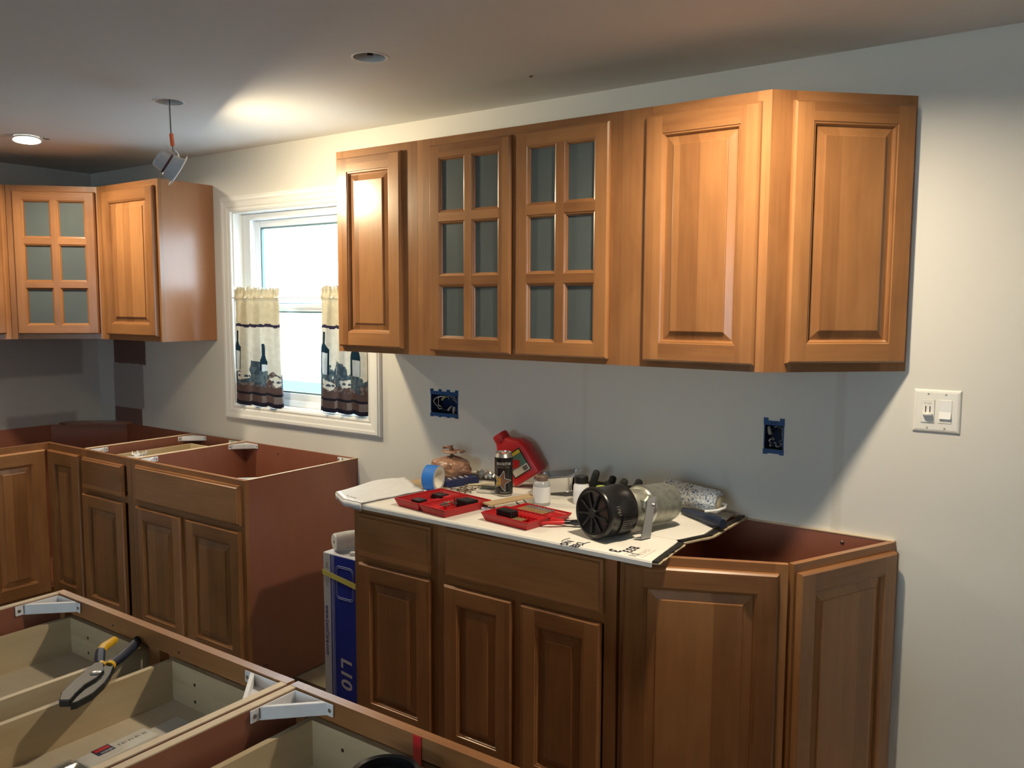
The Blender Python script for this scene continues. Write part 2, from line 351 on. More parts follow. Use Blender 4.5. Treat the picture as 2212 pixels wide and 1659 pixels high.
b = MB(); b.box(X1, X1+0.15, Y1-0.15, 0, 0, ZC+0.15); struct(b.build('wall_right', 'wall_plain'))
struct(holed('wall_rear', rect(-0.15, X1+0.15, 0, ZC+0.15), [rect(3.6, 5.2, 1.0, 2.0)], -0.15, 0.0, 'wall_plain', Matrix.Translation((0, Y1-0.15, 0)) @ VERT))
struct(holed('ceiling', rect(-0.15, X1+0.15, Y1-0.15, 0.14), [circ(x, y, HR) for x, y in HOLES+LAMPS], ZC, ZC+0.016, 'ceiling_paint'))
b = MB(); b.box(-0.15, X1+0.15, Y1-0.15, 0.14, ZC+0.16, ZC+0.20); struct(b.build('ceiling_roof', 'wall_plain'))
b = MB(); b.box(-0.15, X1+0.15, Y1-0.15, 0.14, -0.08, -0.02); fl = struct(b.build('floor', 'patchfloor'))
n = 0
for y in range(38):                                          # finished floor boards stop short of the window wall
    yy = -0.385 - y*0.138
    b = MB(); b.box(0.0, X1, yy-0.136, yy, -0.02, 0.0); b.build('plank', 'darkfloor', fl)
b = MB(); b.box(0, X1, -0.383, 0, -0.02, -0.006); b.build('subfloor', 'patchfloor', fl)

# ------------------------------------------------------------------ window
def window():
    # casing profile: (offset from opening edge outward, height off wall)
    prof = [(-0.004, -0.002), (-0.004, 0.012), (0.004, 0.015), (0.012, 0.013), (0.020, 0.017), (0.040, 0.019), (0.048, 0.022), (0.060, 0.022), (0.064, 0.016), (0.068, 0.016), (0.070, -0.002)]
    cas = thing('trim_1', 'white moulded casing framing the kitchen window', 'window trim'); del cas['category']; del cas['label']; struct(cas)
    cor = [(WX0, WZ0, -1, -1), (WX1, WZ0, 1, -1), (WX1, WZ1, 1, 1), (WX0, WZ1, -1, 1)]
    for i in range(4):
        a, c = cor[i], cor[(i+1) % 4]; m = MB()
        L0 = [(a[0]+a[2]*d, -h, a[1]+a[3]*d) for d, h in prof]; L1 = [(c[0]+c[2]*d, -h, c[1]+c[3]*d) for d, h in prof]
        m.rings([L0, L1], 0, True, True); m.build('casing_board', 'trim_white', cas)
    win = thing('window_1', '', ''); del win['category']; del win['label']; struct(win)
    m = MB()   # jamb liner
    t = 0.012
    m.box(WX0, WX0+t, 0.0, 0.14, WZ0, WZ1); m.box(WX1-t, WX1, 0.0, 0.14, WZ0, WZ1); m.box(WX0+t, WX1-t, 0.0, 0.14, WZ1-t, WZ1); m.box(WX0+t, WX1-t, 0.0, 0.14, WZ0, WZ0+t)
    m.build('jamb', 'trim_white', win)
    x0, x1, z0, z1 = WX0+t, WX1-t, WZ0+t, WZ1-t
    m = MB(); f = 0.045   # vinyl master frame
    m.box(x0, x0+f, 0.055, 0.135, z0, z1); m.box(x1-f, x1, 0.055, 0.135, z0, z1); m.box(x0+f, x1-f, 0.055, 0.135, z1-0.03, z1); m.box(x0+f, x1-f, 0.055, 0.135, z0, z0+0.03)
    m.box(x0+f, x0+f+0.012, 0.055, 0.075, z0+0.03, z1-0.03); m.box(x1-f-0.012, x1-f, 0.055, 0.075, z0+0.03, z1-0.03)
    m.build('frame', 'vinyl', win, bevel=0.002)
    zm = 1.545
    def sash(nm, xa, xb, za, zb, y, w):
        m = MB(); m.box(xa, xa+w, y, y+0.03, za, zb); m.box(xb-w, xb, y, y+0.03, za, zb); m.box(xa+w, xb-w, y, y+0.03, zb-w, zb); m.box(xa+w, xb-w, y, y+0.03, za, za+w)
        s = m.build(nm, 'vinyl', win, bevel=0.003)
        g = 0.008; m = MB(); xa += w; xb -= w; za += w; zb -= w
        m.box(xa, xa+g, y+0.006, y+0.02, za, zb); m.box(xb-g, xb, y+0.006, y+0.02, za, zb); m.box(xa+g, xb-g, y+0.006, y+0.02, zb-g, zb); m.box(xa+g, xb-g, y+0.006, y+0.02, za, za+g)
        m.build('gasket', 'gasket', s)
        m = MB(); m.box(xa+g*.5, xb-g*.5, y+0.011, y+0.014, za+g*.5, zb-g*.5); m.build('pane', 'pane_glass', s)
    sash('upper_sash', x0+f-0.005, x1-f+0.005, zm-0.02, z1-0.028, 0.098, 0.036)
    sash('lower_sash', x0+f+0.006, x1-f-0.006, z0+0.028, zm+0.02, 0.066, 0.036)
    w2 = thing('window_2', '', ''); del w2['category']; del w2['label']; struct(w2)  # unseen rear window, added to supply the cool daylight
    m = MB(); y = Y1-0.1
    for a, c in ((3.6, 3.65), (5.15, 5.2), (4.37, 4.43)): m.box(a, c, y, y+0.06, 1.0, 2.0)
    m.box(3.65, 5.15, y+0.002, y+0.058, 1.0, 1.05); m.box(3.65, 5.15, y+0.002, y+0.058, 1.95, 2.0); m.box(3.65, 5.15, y+0.002, y+0.058, 1.455, 1.495)
    m.build('frame', 'vinyl', w2)
    m = MB(); m.box(3.64, 5.16, y+0.02, y+0.026, 1.04, 1.96); m.build('pane', 'pane_glass', w2)
window()
b = MB(); b.box(-8, 14, 0.6, 30, -0.6, -0.5); struct(b.build('floor_outdoor', 'outdoor_ground'))
sid = thing('neighbour_shed', 'pale blue boarded wall seen low through the kitchen window', 'shed', (0.2, 3.2, -0.5))
for k in range(9):
    b = MB(); b.box(-3.5, 2.2, 0.0, 0.03, k*0.14, k*0.14+0.135); b.build('siding_board', 'siding_blue', sid, rot=(0, 0, 0))
b = MB(); b.box(-3.5, 2.2, 0.03, 1.5, 0.0, 1.25); b.build('shed_body', 'siding_blue', sid)

# ------------------------------------------------------------------ doors and cabinets
def nested(mb, x0, x1, z0, z1, prof, mi_v, mi_h, y=0.0, cap=False, mcap=0):
    """mitred concentric rectangle profile; prof = (inset, height toward -y)"""
    def loop(d, h): return [(x0+d, y-h, z0+d), (x1-d, y-h, z0+d), (x1-d, y-h, z1-d), (x0+d, y-h, z1-d)]
    for (d0, h0), (d1, h1) in zip(prof[:-1], prof[1:]):
        A, B = loop(d0, h0), loop(d1, h1)
        mb.add(A+B, [(0, 1, 5, 4), (1, 2, 6, 5), (2, 3, 7, 6), (3, 0, 4, 7)], [mi_h, mi_v, mi_h, mi_v])
    if cap: mb.add(loop(*prof[-1]), [(0, 1, 2, 3)], mcap)
def framebits(mb, x0, x1, z0, z1, w, h, y):
    """flat frame face: full-height stiles, rails between (0 = vertical grain, 1 = horizontal)"""
    e = 0.006
    a0, a1, c0, c1 = x0+e, x1-e, z0+e, z1-e; i0, i1, k0, k1 = x0+w, x1-w, z0+w, z1-w
    Y = y-h
    q = lambda xa, xb, za, zb, mi: mb.add([(xa, Y, za), (xb, Y, za), (xb, Y, zb), (xa, Y, zb)], [(0, 1, 2, 3)], mi)
    q(a0, i0, c0, c1, 0); q(i1, a1, c0, c1, 0); q(i0, i1, c0, k0, 1); q(i0, i1, k1, c1, 1)
TH = 0.019
OUTER = [(0, 0.001), (0, 0.012), (0.0015, 0.0145), (0.006, TH)]
def door(parent, x0, x1, z0, z1, y, w=0.055, name='door'):
    m = MB(); nested(m, x0, x1, z0, z1, OUTER, 0, 1, y); framebits(m, x0, x1, z0, z1, w, TH, y)
    nested(m, x0, x1, z0, z1, [(w, TH), (w+0.0015, 0.0165), (w+0.006, 0.0155), (w+0.0075, 0.013), (w+0.010, 0.0085), (w+0.0105, 0.004)], 0, 1, y)
    m.add([(x0, y-0.001, z0), (x1, y-0.001, z0), (x1, y-0.001, z1), (x0, y-0.001, z1)], [(3, 2, 1, 0)], 0)
    d = m.build(name, ['maple_v', 'maple_h'], parent)
    m = MB(); g = w+0.008
    nested(m, x0, x1, z0, z1, [(g, 0.004), (g, 0.0065), (g+0.006, 0.0068), (g+0.027, 0.0125), (g+0.0275, 0.0155), (g+0.030, 0.0165)], 0, 0, y, True, 0)
    m.add([(x0+g, y-0.004, z0+g), (x1-g, y-0.004, z0+g), (x1-g, y-0.004, z1-g), (x0+g, y-0.004, z1-g)], [(3, 2, 1, 0)], 0)
    m.build('raised_panel', 'maple_panel', d)
    return d
def drawer_front(parent, x0, x1, z0, z1, y):
    m = MB(); nested(m, x0, x1, z0, z1, [(0, 0.001), (0, 0.010), (0.002, 0.012), (0.0075, 0.0135), (0.011, TH)], 1, 1, y, True, 1)
    m.add([(x0, y-0.001, z0), (x1, y-0.001, z0), (x1, y-0.001, z1), (x0, y-0.001, z1)], [(3, 2, 1, 0)], 1)
    return m.build('drawer_front', ['maple_v', 'maple_h'], parent)
def glass_door(parent, x0, x1, z0, z1, y, w=0.046, mw=0.030):
    m = MB(); nested(m, x0, x1, z0, z1, OUTER, 0, 1, y); framebits(m, x0, x1, z0, z1, w, TH, y)
    xi0, xi1, zi0, zi1 = x0+w, x1-w, z0+w, z1-w
    m.add([(x0, y-0.001, z0), (x1, y-0.001, z0), (xi1, y-0.001, zi0), (xi0, y-0.001, zi0), (x0, y-0.001, z1), (x1, y-0.001, z1), (xi1, y-0.001, zi1), (xi0, y-0.001, zi1)],
          [(0, 1, 2, 3), (1, 5, 6, 2), (5, 4, 7, 6), (4, 0, 3, 7)], 0)
    ph = (zi1-zi0-2*mw)/3; pw = (xi1-xi0-mw)/2
    bead = [(0, TH), (0.002, 0.0165), (0.006, 0.015), (0.008, 0.010), (0.010, 0.009), (0.0105, 0.001)]
    d = None; cells = []
    xm = xi0+pw
    for r in range(3):
        za = zi0+r*(ph+mw)
        for c in range(2):
            xa = xi0+c*(pw+mw); cells.append((xa, xa+pw, za, za+ph)); nested(m, xa, xa+pw, za, za+ph, bead, 0, 1, y)
    d = m.build('door', ['maple_v', 'maple_h'], parent)
    # muntin bars
    mm = MB(); mm.add([(xm, y-TH, zi0), (xm+mw, y-TH, zi0), (xm+mw, y-TH, zi1), (xm, y-TH, zi1)], [(0, 1, 2, 3)])
    mm.build('muntin', 'maple_v', d)
    for r in (1, 2):
        za = zi0+r*(ph+mw)-mw
        for xa in (xi0, xm+mw):
            mm = MB(); mm.add([(xa, y-TH, za), (xa+pw, y-TH, za), (xa+pw, y-TH, za+mw), (xa, y-TH, za+mw)], [(0, 1, 2, 3)]); mm.build('muntin', 'maple_h', d)
    for xa, xb, za, zb in cells:
        mm = MB(); e = 0.003; mm.box(xa+e, xb-e, y-0.006, y-0.003, za+e, zb-e); mm.build('pane', 'frost', d)
    return d
FR = 0.019
def face_frame(parent, w, z0, z1, y, rails, stiles, sw=0.038, name='face_frame'):
    """frame on plane y (front at y), local x 0..w; rails = list of (x0,x1,za,zb), stiles = list of (x0,x1,za,zb)"""
    m = MB()
    for xa, xb, za, zb in stiles: m.box(xa, xb, y, y+FR, za, zb, 0)
    for xa, xb, za, zb in rails: m.box(xa, xb, y+0.0003, y+FR, za, zb, 1)
    return m.build(name, ['maple_v', 'maple_h'], parent)
BD, BH, KH = 0.61, 0.876, 0.105
def bracket(parent, x, y, sx, sy, z=BH-0.004, s=0.085):
    """white plastic corner bracket: triangular plate, lip walls and a screw tab each end"""
    m = MB()
    P = lambda a, c: (x+sx*a, y+sy*c)
    t = 0.003
    def pr(poly, z0, z1):
        if sx*sy < 0: poly = poly[::-1]
        m.prism(poly, z0, z1)
    pr([P(0.001, 0.001), P(s, 0.001), P(0.001, s)], z-0.024, z-0.021)
    pr([P(0.001, 0.001), P(s, 0.001), P(s, t+0.001), P(0.001, t+0.001)], z-0.022, z)
    pr([P(0.001, 0.004), P(0.001+t, 0.004), P(0.001+t, s), P(0.001, s)], z-0.022, z)
    q = 0.012
    pr([P(s-q, 0.003), P(s, 0.003), P(q*.3+0.002, s-q*.3), P(0.003, s-q)], z-0.022, z)
    pr([P(s-0.004, 0.001), P(s+0.016, 0.001), P(s+0.016, t+0.001), P(s-0.004, t+0.001)], z-0.023, z)
    pr([P(0.001, s-0.004), P(0.001+t, s-0.004), P(0.001+t, s+0.016), P(0.001, s+0.016)], z-0.023, z)
    o = m.build('corner_bracket', 'plastic_white', parent, bevel=0.0012)
    for a, c, dx, dy in ((s+0.008, t+0.001, 0, 1), (t+0.001, s+0.008, 1, 0)):
        k = MB(); p = Vector((x+sx*a, y+sy*c, z-0.012)); k.T = along(p, p+Vector((sx*dx, sy*dy, 0))); k.lathe([(0.004, -0.001), (0.004, 0.0008), (0.002, 0.0015)], 10)
        k.build('screw', 'screw', o)
def carcass(root, w, d=BD, h=BH, inside='laminate_in', t=0.013, kick=KH, back=True, bottom=True):
    for xa, nm in ((0, 'side_panel'), (w-t, 'side_panel')):
        m = MB(); m.prism([(0, 0), (-d+FR+0.075 if kick else -d+FR, 0), (-d+FR+0.075 if kick else -d+FR, kick), (-d+FR, kick), (-d+FR, h), (0, h)], 0, t, 0)
        for i, f in enumerate(m.f): pass
        # prism drawn in (y,z); turn into x-thick panel
        m.v = [(xa+v[2], v[0], v[1]) for v in m.v]
        o = m.build('side_panel', ['laminate'], root)
        e = MB(); e.box(xa, xa+t, -d+FR+0.001, -0.001, h-0.0012, h+0.0004); e.build('panel_edge', 'plyedge', o)
    if back: m = MB(); m.box(t, w-t, -0.012, -0.004, kick, h); m.build('back_panel', 'laminate_in', root)
    if bottom: m = MB(); m.box(t, w-t, -d+FR+0.001, -0.013, kick, kick+0.012); m.build('bottom_panel', 'laminate_in', root)
    if kick: m = MB(); m.box(t, w-t, -d+FR+0.080, -d+FR+0.092, 0, kick-0.001); m.build('toe_kick', 'laminate', root)
def drawer_box(root, x0, x1, y0, y1, z0, z1, t=0.0127):
    """y0 = front (most negative), open top; front joins the drawer front"""
    d = MB(); d.box(x0, x1, y0, y0+t, z0, z1); d = d.build('drawer_box', 'birch_x', root)
    for xa in (x0, x1-t):
        m = MB(); m.box(xa, xa+t, y0+t, y1-t, z0, z1); m.build('drawer_side', 'birch', d)
    m = MB(); m.box(x0, x1, y1-t, y1, z0, z1); m.build('drawer_back', 'birch_x', d)
    m = MB(); m.box(x0+t, x1-t, y0+t, y1-t, z0+0.010, z0+0.015); m.build('drawer_bottom', 'ply', d)
    for xs in (x0+0.09, x1-0.09):
        for zz in ((z0+z1)/2+0.018, (z0+z1)/2-0.018):
            m = MB(); p = Vector((xs, y0+t, zz)); m.T = along(p, p+Vector((0, 1, 0))); m.lathe([(0.0035, -0.001), (0.0035, 0.0006), (0.0015, 0.0008)], 8); m.build('screw', 'screw_dark', d)
    return d
G_BASE = None
def base(label, x0, x1, loc_y=0.0, rotz=0.0, drawers=(), doors=(), midrail=True, brackets=True, boxes=(), screws=(), mids=()):
    """x0,x1 world along the wall; drawers/doors as (xa,xb,za,zb) in world x"""
    w = x1-x0
    r = thing('base_cabinet', label, 'cabinet', (x0, loc_y, 0), rotz)
    carcass(r, w)
    st = [(0, 0.038, KH, BH), (w-0.038, w, KH, BH)]; ra = [(0.038, w-0.038, BH-0.038, BH), (0.038, w-0.038, KH, KH+0.035)]
    if midrail: ra.append((0.038, w-0.038, 0.668, 0.700))
    for k in mids: st.append((k-x0-0.02, k-x0+0.02, KH+0.035, 0.668))
    face_frame(r, w, KH, BH, -BD, ra, st)
    for a, c, za, zb in drawers: drawer_front(r, a-x0, c-x0, za, zb, -BD)
    for a, c, za, zb in doors: door(r, a-x0, c-x0, za, zb, -BD)
    for a, c, y0, y1, za, zb in boxes: drawer_box(r, a-x0, c-x0, y0, y1, za, zb)
    if brackets:
        t = 0.013; f = -BD+FR
        bracket(r, t, f, 1, 1); bracket(r, w-t, f, -1, 1); bracket(r, t, -0.012, 1, -1); bracket(r, w-t, -0.012, -1, -1)
    for x, z in screws:
        m = MB(); m.T = along((x-x0, -0.012, z), (x-x0, -1, z)); m.lathe([(0.005, -0.001), (0.005, 0.001), (0.002, 0.003)], 10); m.build('screw', 'screw_dark', r)
    return r
G = 'maple base cabinets without a worktop'
base('narrow base cabinet with drawer and door beside the blue and white carton', 2.762, 3.1435, drawers=[(2.792, 3.121, 0.690, 0.847)], doors=[(2.793, 3.122, 0.125, 0.673)])['group'] = G
base('base cabinet with wide drawer front over two doors, under the cardboard', 3.1435, 3.795, drawers=[(3.183, 3.757, 0.698, 0.857)], doors=[(3.178, 3.447, 0.125, 0.671), (3.478, 3.752, 0.125, 0.671)], mids=[3.4625])['group'] = G
base('sink base cabinet with wide front over two doors, open top below the window', 1.360, 2.155, drawers=[(1.405, 2.136, 0.694, 0.855)], doors=[(1.402, 1.741, 0.125, 0.670), (1.777, 2.133, 0.125, 0.670)], mids=[1.759], screws=[(1.62, 0.838), (1.97, 0.835)])['group'] = G
base('narrow base cabinet with drawer box, between corner cabinet and sink base', 0.938, 1.358, drawers=[(0.955, 1.303, 0.690, 0.842)], doors=[(0.953, 1.302, 0.125, 0.670)], boxes=[(0.985, 1.315, -0.592, -0.06, 0.715, 0.835)])['group'] = G

# angled end base cabinet
def end_base():
    A, B, C = Vector((3.795, -0.61)), Vector((4.220, -0.420)), Vector((4.405, -0.010))
    r = thing('base_cabinet', 'angled end base cabinet with open top and two tall doors', 'cabinet', (3.795, 0, 0), 0, G)
    loc = lambda p: (p.x-3.795, p.y)
    t = 0.013
    m = MB(); m.box(0, t, -0.59, 0, 0, BH); o = m.build('side_panel', 'laminate_in', r)
    m = MB(); m.box(0, t, -0.59, 0, BH-0.001, BH+0.0005); m.build('panel_edge', 'plyedge', o)
    m = MB(); m.box(t, 0.602, -0.012, -0.002, 0, BH-0.003); o = m.build('back_panel', 'laminate_in', r)
    m = MB(); m.box(t, 0.600, -0.0135, -0.001, BH-0.003, BH+0.0005); m.build('panel_edge', 'plyedge', o)
    m = MB(); m.prism([(t, -0.014), (t, -0.57), (B.x-3.795-0.02, -0.41), (0.585, -0.02)], KH, KH+0.012); m.build('bottom_panel', 'laminate_in', r)
    for (P, Q, s0, s1, e0, e1) in ((A, B, 0.020, 0.432, 0.0, 0.0), (B, C, 0.018, 0.428, 0.0, 0.0)):
        d = Q-P; Lg = d.length; ang = math.atan2(d.y, d.x)
        fr = bpy.data.objects.new('face_frame', None)
        m = MB()
        m.box(0.009, 0.042, 0, FR, 0, BH, 0); m.box(Lg-0.042, Lg-0.009, 0, FR, 0, BH, 0)
        m.box(0.042, Lg-0.042, 0.0003, FR, BH-0.038, BH, 1); m.box(0.042, Lg-0.042, 0.0003, FR, KH, KH+0.035, 1)
        f = m.build('face_frame', ['maple_v', 'maple_h'], r, loc=(P.x-3.795, P.y, 0), rot=(0, 0, ang))
        bpy.data.objects.remove(fr)
        dd = door(r, s0, s1, 0.125, 0.852, 0.0); dd.location = (P.x-3.795, P.y, 0); dd.rotation_euler = (0, 0, ang)
    m = MB(); m.T = along((4.249-3.795, -0.0125, 0.848), (4.249-3.795, -1, 0.848)); m.lathe([(0.006, -0.001), (0.006, 0.001), (0.002, 0.003)], 10); m.build('screw', 'screw', r)
end_base()

# corner lazy-susan base (L shape)
def corner_base():
    S = 0.938; I = 0.614
    r = thing('base_cabinet', 'L-shaped corner base cabinet with folding door pair and open top', 'cabinet', (0, 0, 0), 0, G)
    t = 0.013
    m = MB(); m.box(S-t, S-0.0005, -0.59, -0.005, 0, BH); o = m.build('side_panel', 'laminate_in', r)
    m = MB(); m.box(S-t, S-0.001, -0.59, -0.005, BH-0.001, BH+0.0005); m.build('panel_edge', 'plyedge', o)
    m = MB(); m.box(0.005, 0.59, -S, -S+t, 0, BH); m.build('side_panel', 'laminate_in', r)
    m = MB(); m.box(0.30, S-t, -0.013, -0.003, 0, BH); m.build('back_panel', 'laminate_in', r)
    m = MB(); m.box(0.003, 0.013, -S+t, -0.30, 0, BH); m.build('back_panel', 'laminate_in', r)
    m = MB(); m.prism([(0.003, -0.30), (0.013, -0.30), (0.30, -0.013), (0.30, -0.003)], 0, BH); m.build('back_panel', 'laminate_in', r)
    m = MB(); m.prism([(0.03, -0.262), (0.10, -0.262), (0.335, -0.052), (0.335, -0.004), (0.22, -0.004), (0.012, -0.19)], BH+0.0005, BH+0.010); m.build('corner_plank', 'laminate', r)
    m = MB(); m.prism([(0.014, -S+t), (0.59, -S+t), (0.59, -0.59), (S-t, -0.59), (S-t, -0.014), (0.30, -0.014), (0.014, -0.30)], KH, KH+0.012); m.build('bottom_panel', 'laminate_in', r)
    # rails along the two short fronts
    for za in (BH-0.038, KH): m = MB(); m.box(I, S, -BD, -BD+FR, za, za+0.037, 0); m.build('rail', ['maple_h'], r)
    for za in (BH-0.038, KH): m = MB(); m.box(I-FR, I-0.0003, -S, -BD+FR, za, za+0.037, 0); m.build('rail', ['maple_h'], r)
    door(r, 0.638, 0.930, 0.125, 0.845, -BD, w=0.062)
    d = door(r, 0.0, 0.300, 0.125, 0.845, 0.0, w=0.062); d.location = (I, -0.930, 0); d.rotation_euler = (0, 0, PI/2)
    m = MB(); m.box(0.12, 0.52, -0.10+0.0, -0.092, 0.02, 0.03)
corner_base()

# ------------------------------------------------------------------ wall cabinets
UZ0, UZ1, UD = 1.379, 2.156, 0.305
def upper(label, x0, x1, doors=(), gdoors=(), mids=(), side_mat='laminate_up', sl=0.038, sr=0.038):
    w = x1-x0
    r = thing('wall_cabinet', label, 'cabinet', (x0, 0, UZ0), 0, 'maple wall cabinets'); H = UZ1-UZ0; t = 0.013
    for xa in (0, w-t):
        m = MB(); m.box(xa+0.0003, xa+t-0.0003, -UD+FR, -0.001, 0, H); m.build('side_panel', side_mat, r)
    m = MB(); m.box(t, w-t, -0.010, -0.003, 0.001, H-0.001); m.build('back_panel', 'birch_x', r)
    m = MB(); m.box(t, w-t, -UD+FR+0.001, -0.011, 0.012, 0.024); m.build('bottom_panel', 'birch_x', r)
    m = MB(); m.box(t, w-t, -UD+FR+0.001, -0.011, H-0.024, H-0.012); m.build('top_panel', 'birch_x', r)
    st = [(0.0003, sl, 0, H), (w-sr, w-0.0003, 0, H)] + [(k-x0-0.02, k-x0+0.02, 0.038, H-0.038) for k in mids]
    face_frame(r, w, 0, H, -UD, [(sl, w-sr, 0, 0.038), (sl, w-sr, H-0.038, H)], st)
    for a, c, za, zb in doors: door(r, a-x0, c-x0, za-UZ0, zb-UZ0, -UD)
    for a, c, za, zb in gdoors: glass_door(r, a-x0, c-x0, za-UZ0, zb-UZ0, -UD)
    return r
upper('wall cabinet with one narrow door overlapping the right side of the window', 2.372, 2.793, doors=[(2.390, 2.722, 1.401, 2.127)], sr=0.090)
upper('wall cabinet with two six-pane frosted glass doors', 2.793, 3.629, gdoors=[(2.862, 3.219, 1.398, 2.128), (3.240, 3.592, 1.398, 2.130)], mids=[3.2295], sl=0.085, sr=0.055)
upper('wall cabinet with one solid door, between glass doors and angled end', 3.629, 4.087, doors=[(3.714, 4.062, 1.398, 2.126)], sl=0.10, sr=0.04)
upper('wall cabinet with one door and bare side panel left of the window', 0.610, 1.152, doors=[(0.680, 1.130, 1.405, 2.125)], sl=0.085, sr=0.04)
def diag_upper(label, P, Q, poly, s0, s1, glass, extra=()):
    r = thing('wall_cabinet', label, 'cabinet', (P[0], P[1], UZ0), 0, 'maple wall cabinets'); H = UZ1-UZ0
    dx, dy = Q[0]-P[0], Q[1]-P[1]; Lg = math.hypot(dx, dy); ang = math.atan2(dy, dx)
    pl = [(x-P[0], y-P[1]) for x, y in poly]
    m = MB(); m.prism(pl, 0.012, 0.022); m.build('bottom_panel', 'laminate', r)
    m = MB(); m.prism(pl, H-0.022, H-0.012); m.build('top_panel', 'birch_x', r)
    for k in range(len(pl)-1):
        a, c = Vector(pl[k]), Vector(pl[k+1]); e = (c-a)
        if e.length < 0.05: continue
        nrm = Vector((-e.y, e.x)).normalized()*0.010
        m = MB(); m.prism([tuple(a), tuple(c), tuple(c+nrm), tuple(a+nrm)], 0.001, H-0.001); m.build('side_panel' if k in (0, len(pl)-2) else 'back_panel', 'birch_x' if glass else 'laminate', r)
    m = MB(); sw = s0+0.02
    m.box(0, sw, 0, FR, 0, H, 0); m.box(Lg-sw, Lg, 0, FR, 0, H, 0); m.box(sw, Lg-sw, 0.0003, FR, 0, 0.038, 1); m.box(sw, Lg-sw, 0.0003, FR, H-0.038, H, 1)
    m.build('face_frame', ['maple_v', 'maple_h'], r, rot=(0, 0, ang))
    f = glass_door if glass else door
    d = f(r, s0, s1, 0.026, H-0.028, 0.0); d.rotation_euler = (0, 0, ang)
    return r
diag_upper('angled end wall cabinet with one door turning back to the wall', (4.087, -0.305), (4.400, -0.002), [(4.0885, -0.266), (4.0885, -0.001), (4.354, -0.001)][::-1], 0.061, 0.424, False)
diag_upper('diagonal corner wall cabinet with six-pane frosted glass door', (0.305, -0.610), (0.610, -0.305), [(0.284, -0.598), (0.001, -0.598), (0.001, -0.001), (0.598, -0.001), (0.598, -0.284)][::-1], 0.033, 0.423, True)
def left_upper():
    r = thing('wall_cabinet', 'wall cabinet on the left wall, cut by the photo edge', 'cabinet', (0, -0.612, UZ0), -PI/2+PI, 'maple wall cabinets')
    r.rotation_euler = (0, 0, PI/2); r.location = (0, -1.070, UZ0); w = 0.458; H = UZ1-UZ0; t = 0.013
    for xa in (0, w-t):
        m = MB(); m.box(xa, xa+t, -UD+FR, -0.001, 0, H); m.build('side_panel', 'laminate', r)
    m = MB(); m.box(t, w-t, -0.010, -0.003, 0, H); m.build('back_panel', 'birch_x', r)
    m = MB(); m.box(t, w-t, -UD+FR, -0.011, 0.012, 0.024); m.build('bottom_panel', 'laminate', r)
    face_frame(r, w, 0, H, -UD, [(0.038, w-0.038, 0, 0.038), (0.038, w-0.038, H-0.038, H)], [(0, 0.038, 0, H), (w-0.038, w, 0, H)])
    door(r, 0.022, w-0.030, 0.028, H-0.030, -UD)
left_upper()

# ------------------------------------------------------------------ island cabinets (face frames towards the window)
def island(label, x0, x1, boxes, mids, dfronts, kick=KH):
    w = x1-x0; d = 0.61; t = 0.016
    r = thing('island_cabinet', label, 'cabinet', (x1, -1.654-d, 0), PI, 'island cabinets')
    # local: x runs to -world x, front (-y local) faces the window wall (+y world): local y = -d is world -1.654
    X = lambda wx: x1-wx
    for xa in (0, w-t):
        m = MB(); m.box(xa, xa+t, -d+FR, 0, 0, BH-0.003); o = m.build('side_panel', 'laminate', r)
        m = MB(); m.box(xa, xa+t, -d+FR, 0, BH-0.003, BH-0.0005); m.build('panel_edge', 'plyedge', o)
    m = MB(); m.box(t, w-t, -0.012, 0.0, 0, BH-0.003); m.build('back_panel', 'laminate_in', r)
    m = MB(); m.box(t, w-t, -d+FR, -0.013, KH, KH+0.012); m.build('bottom_panel', 'laminate_in', r)
    st = [(0.0005, 0.038, KH, BH), (w-0.038, w-0.0005, KH, BH)] + [(X(k)-0.02, X(k)+0.02, KH+0.03, BH-0.038) for k in mids]
    face_frame(r, w, KH, BH, -d, [(0.038, w-0.038, BH-0.038, BH), (0.038, w-0.038, KH, KH+0.03)], st)
    for a, c in dfronts:
        drawer_front(r, X(c), X(a), 0.690, 0.850, -d); door(r, X(c), X(a), 0.125, 0.672, -d)
    for a, c in boxes:
        q = MB(); drawer_box(r, X(c), X(a), -d+0.001, -0.06, 0.722, 0.822)
    f = -d+FR
    bracket(r, t, f, 1, 1); bracket(r, w-t, f, -1, 1)
    for xs in mids:
        for dx in (-0.16, 0.09):
            m = MB(); p = Vector((X(xs+dx), -d+FR, BH-0.026)); m.T = along(p, p+Vector((0, 1, 0))); m.lathe([(0.003, -0.001), (0.003, 0.0005), (0.001, 0.0006)], 8); m.build('screw', 'screw_dark', r)
    return r
island('island cabinet with two birch drawers side by side, pliers lying across', 2.845, 3.684, [(2.885, 3.213), (3.300, 3.640)], [3.2565], [(2.87, 3.235), (3.278, 3.66)])
island('island cabinet in the near right foreground with one birch drawer and red tape', 3.692, 4.530, [(3.732, 4.490)], [], [(3.715, 4.505)])

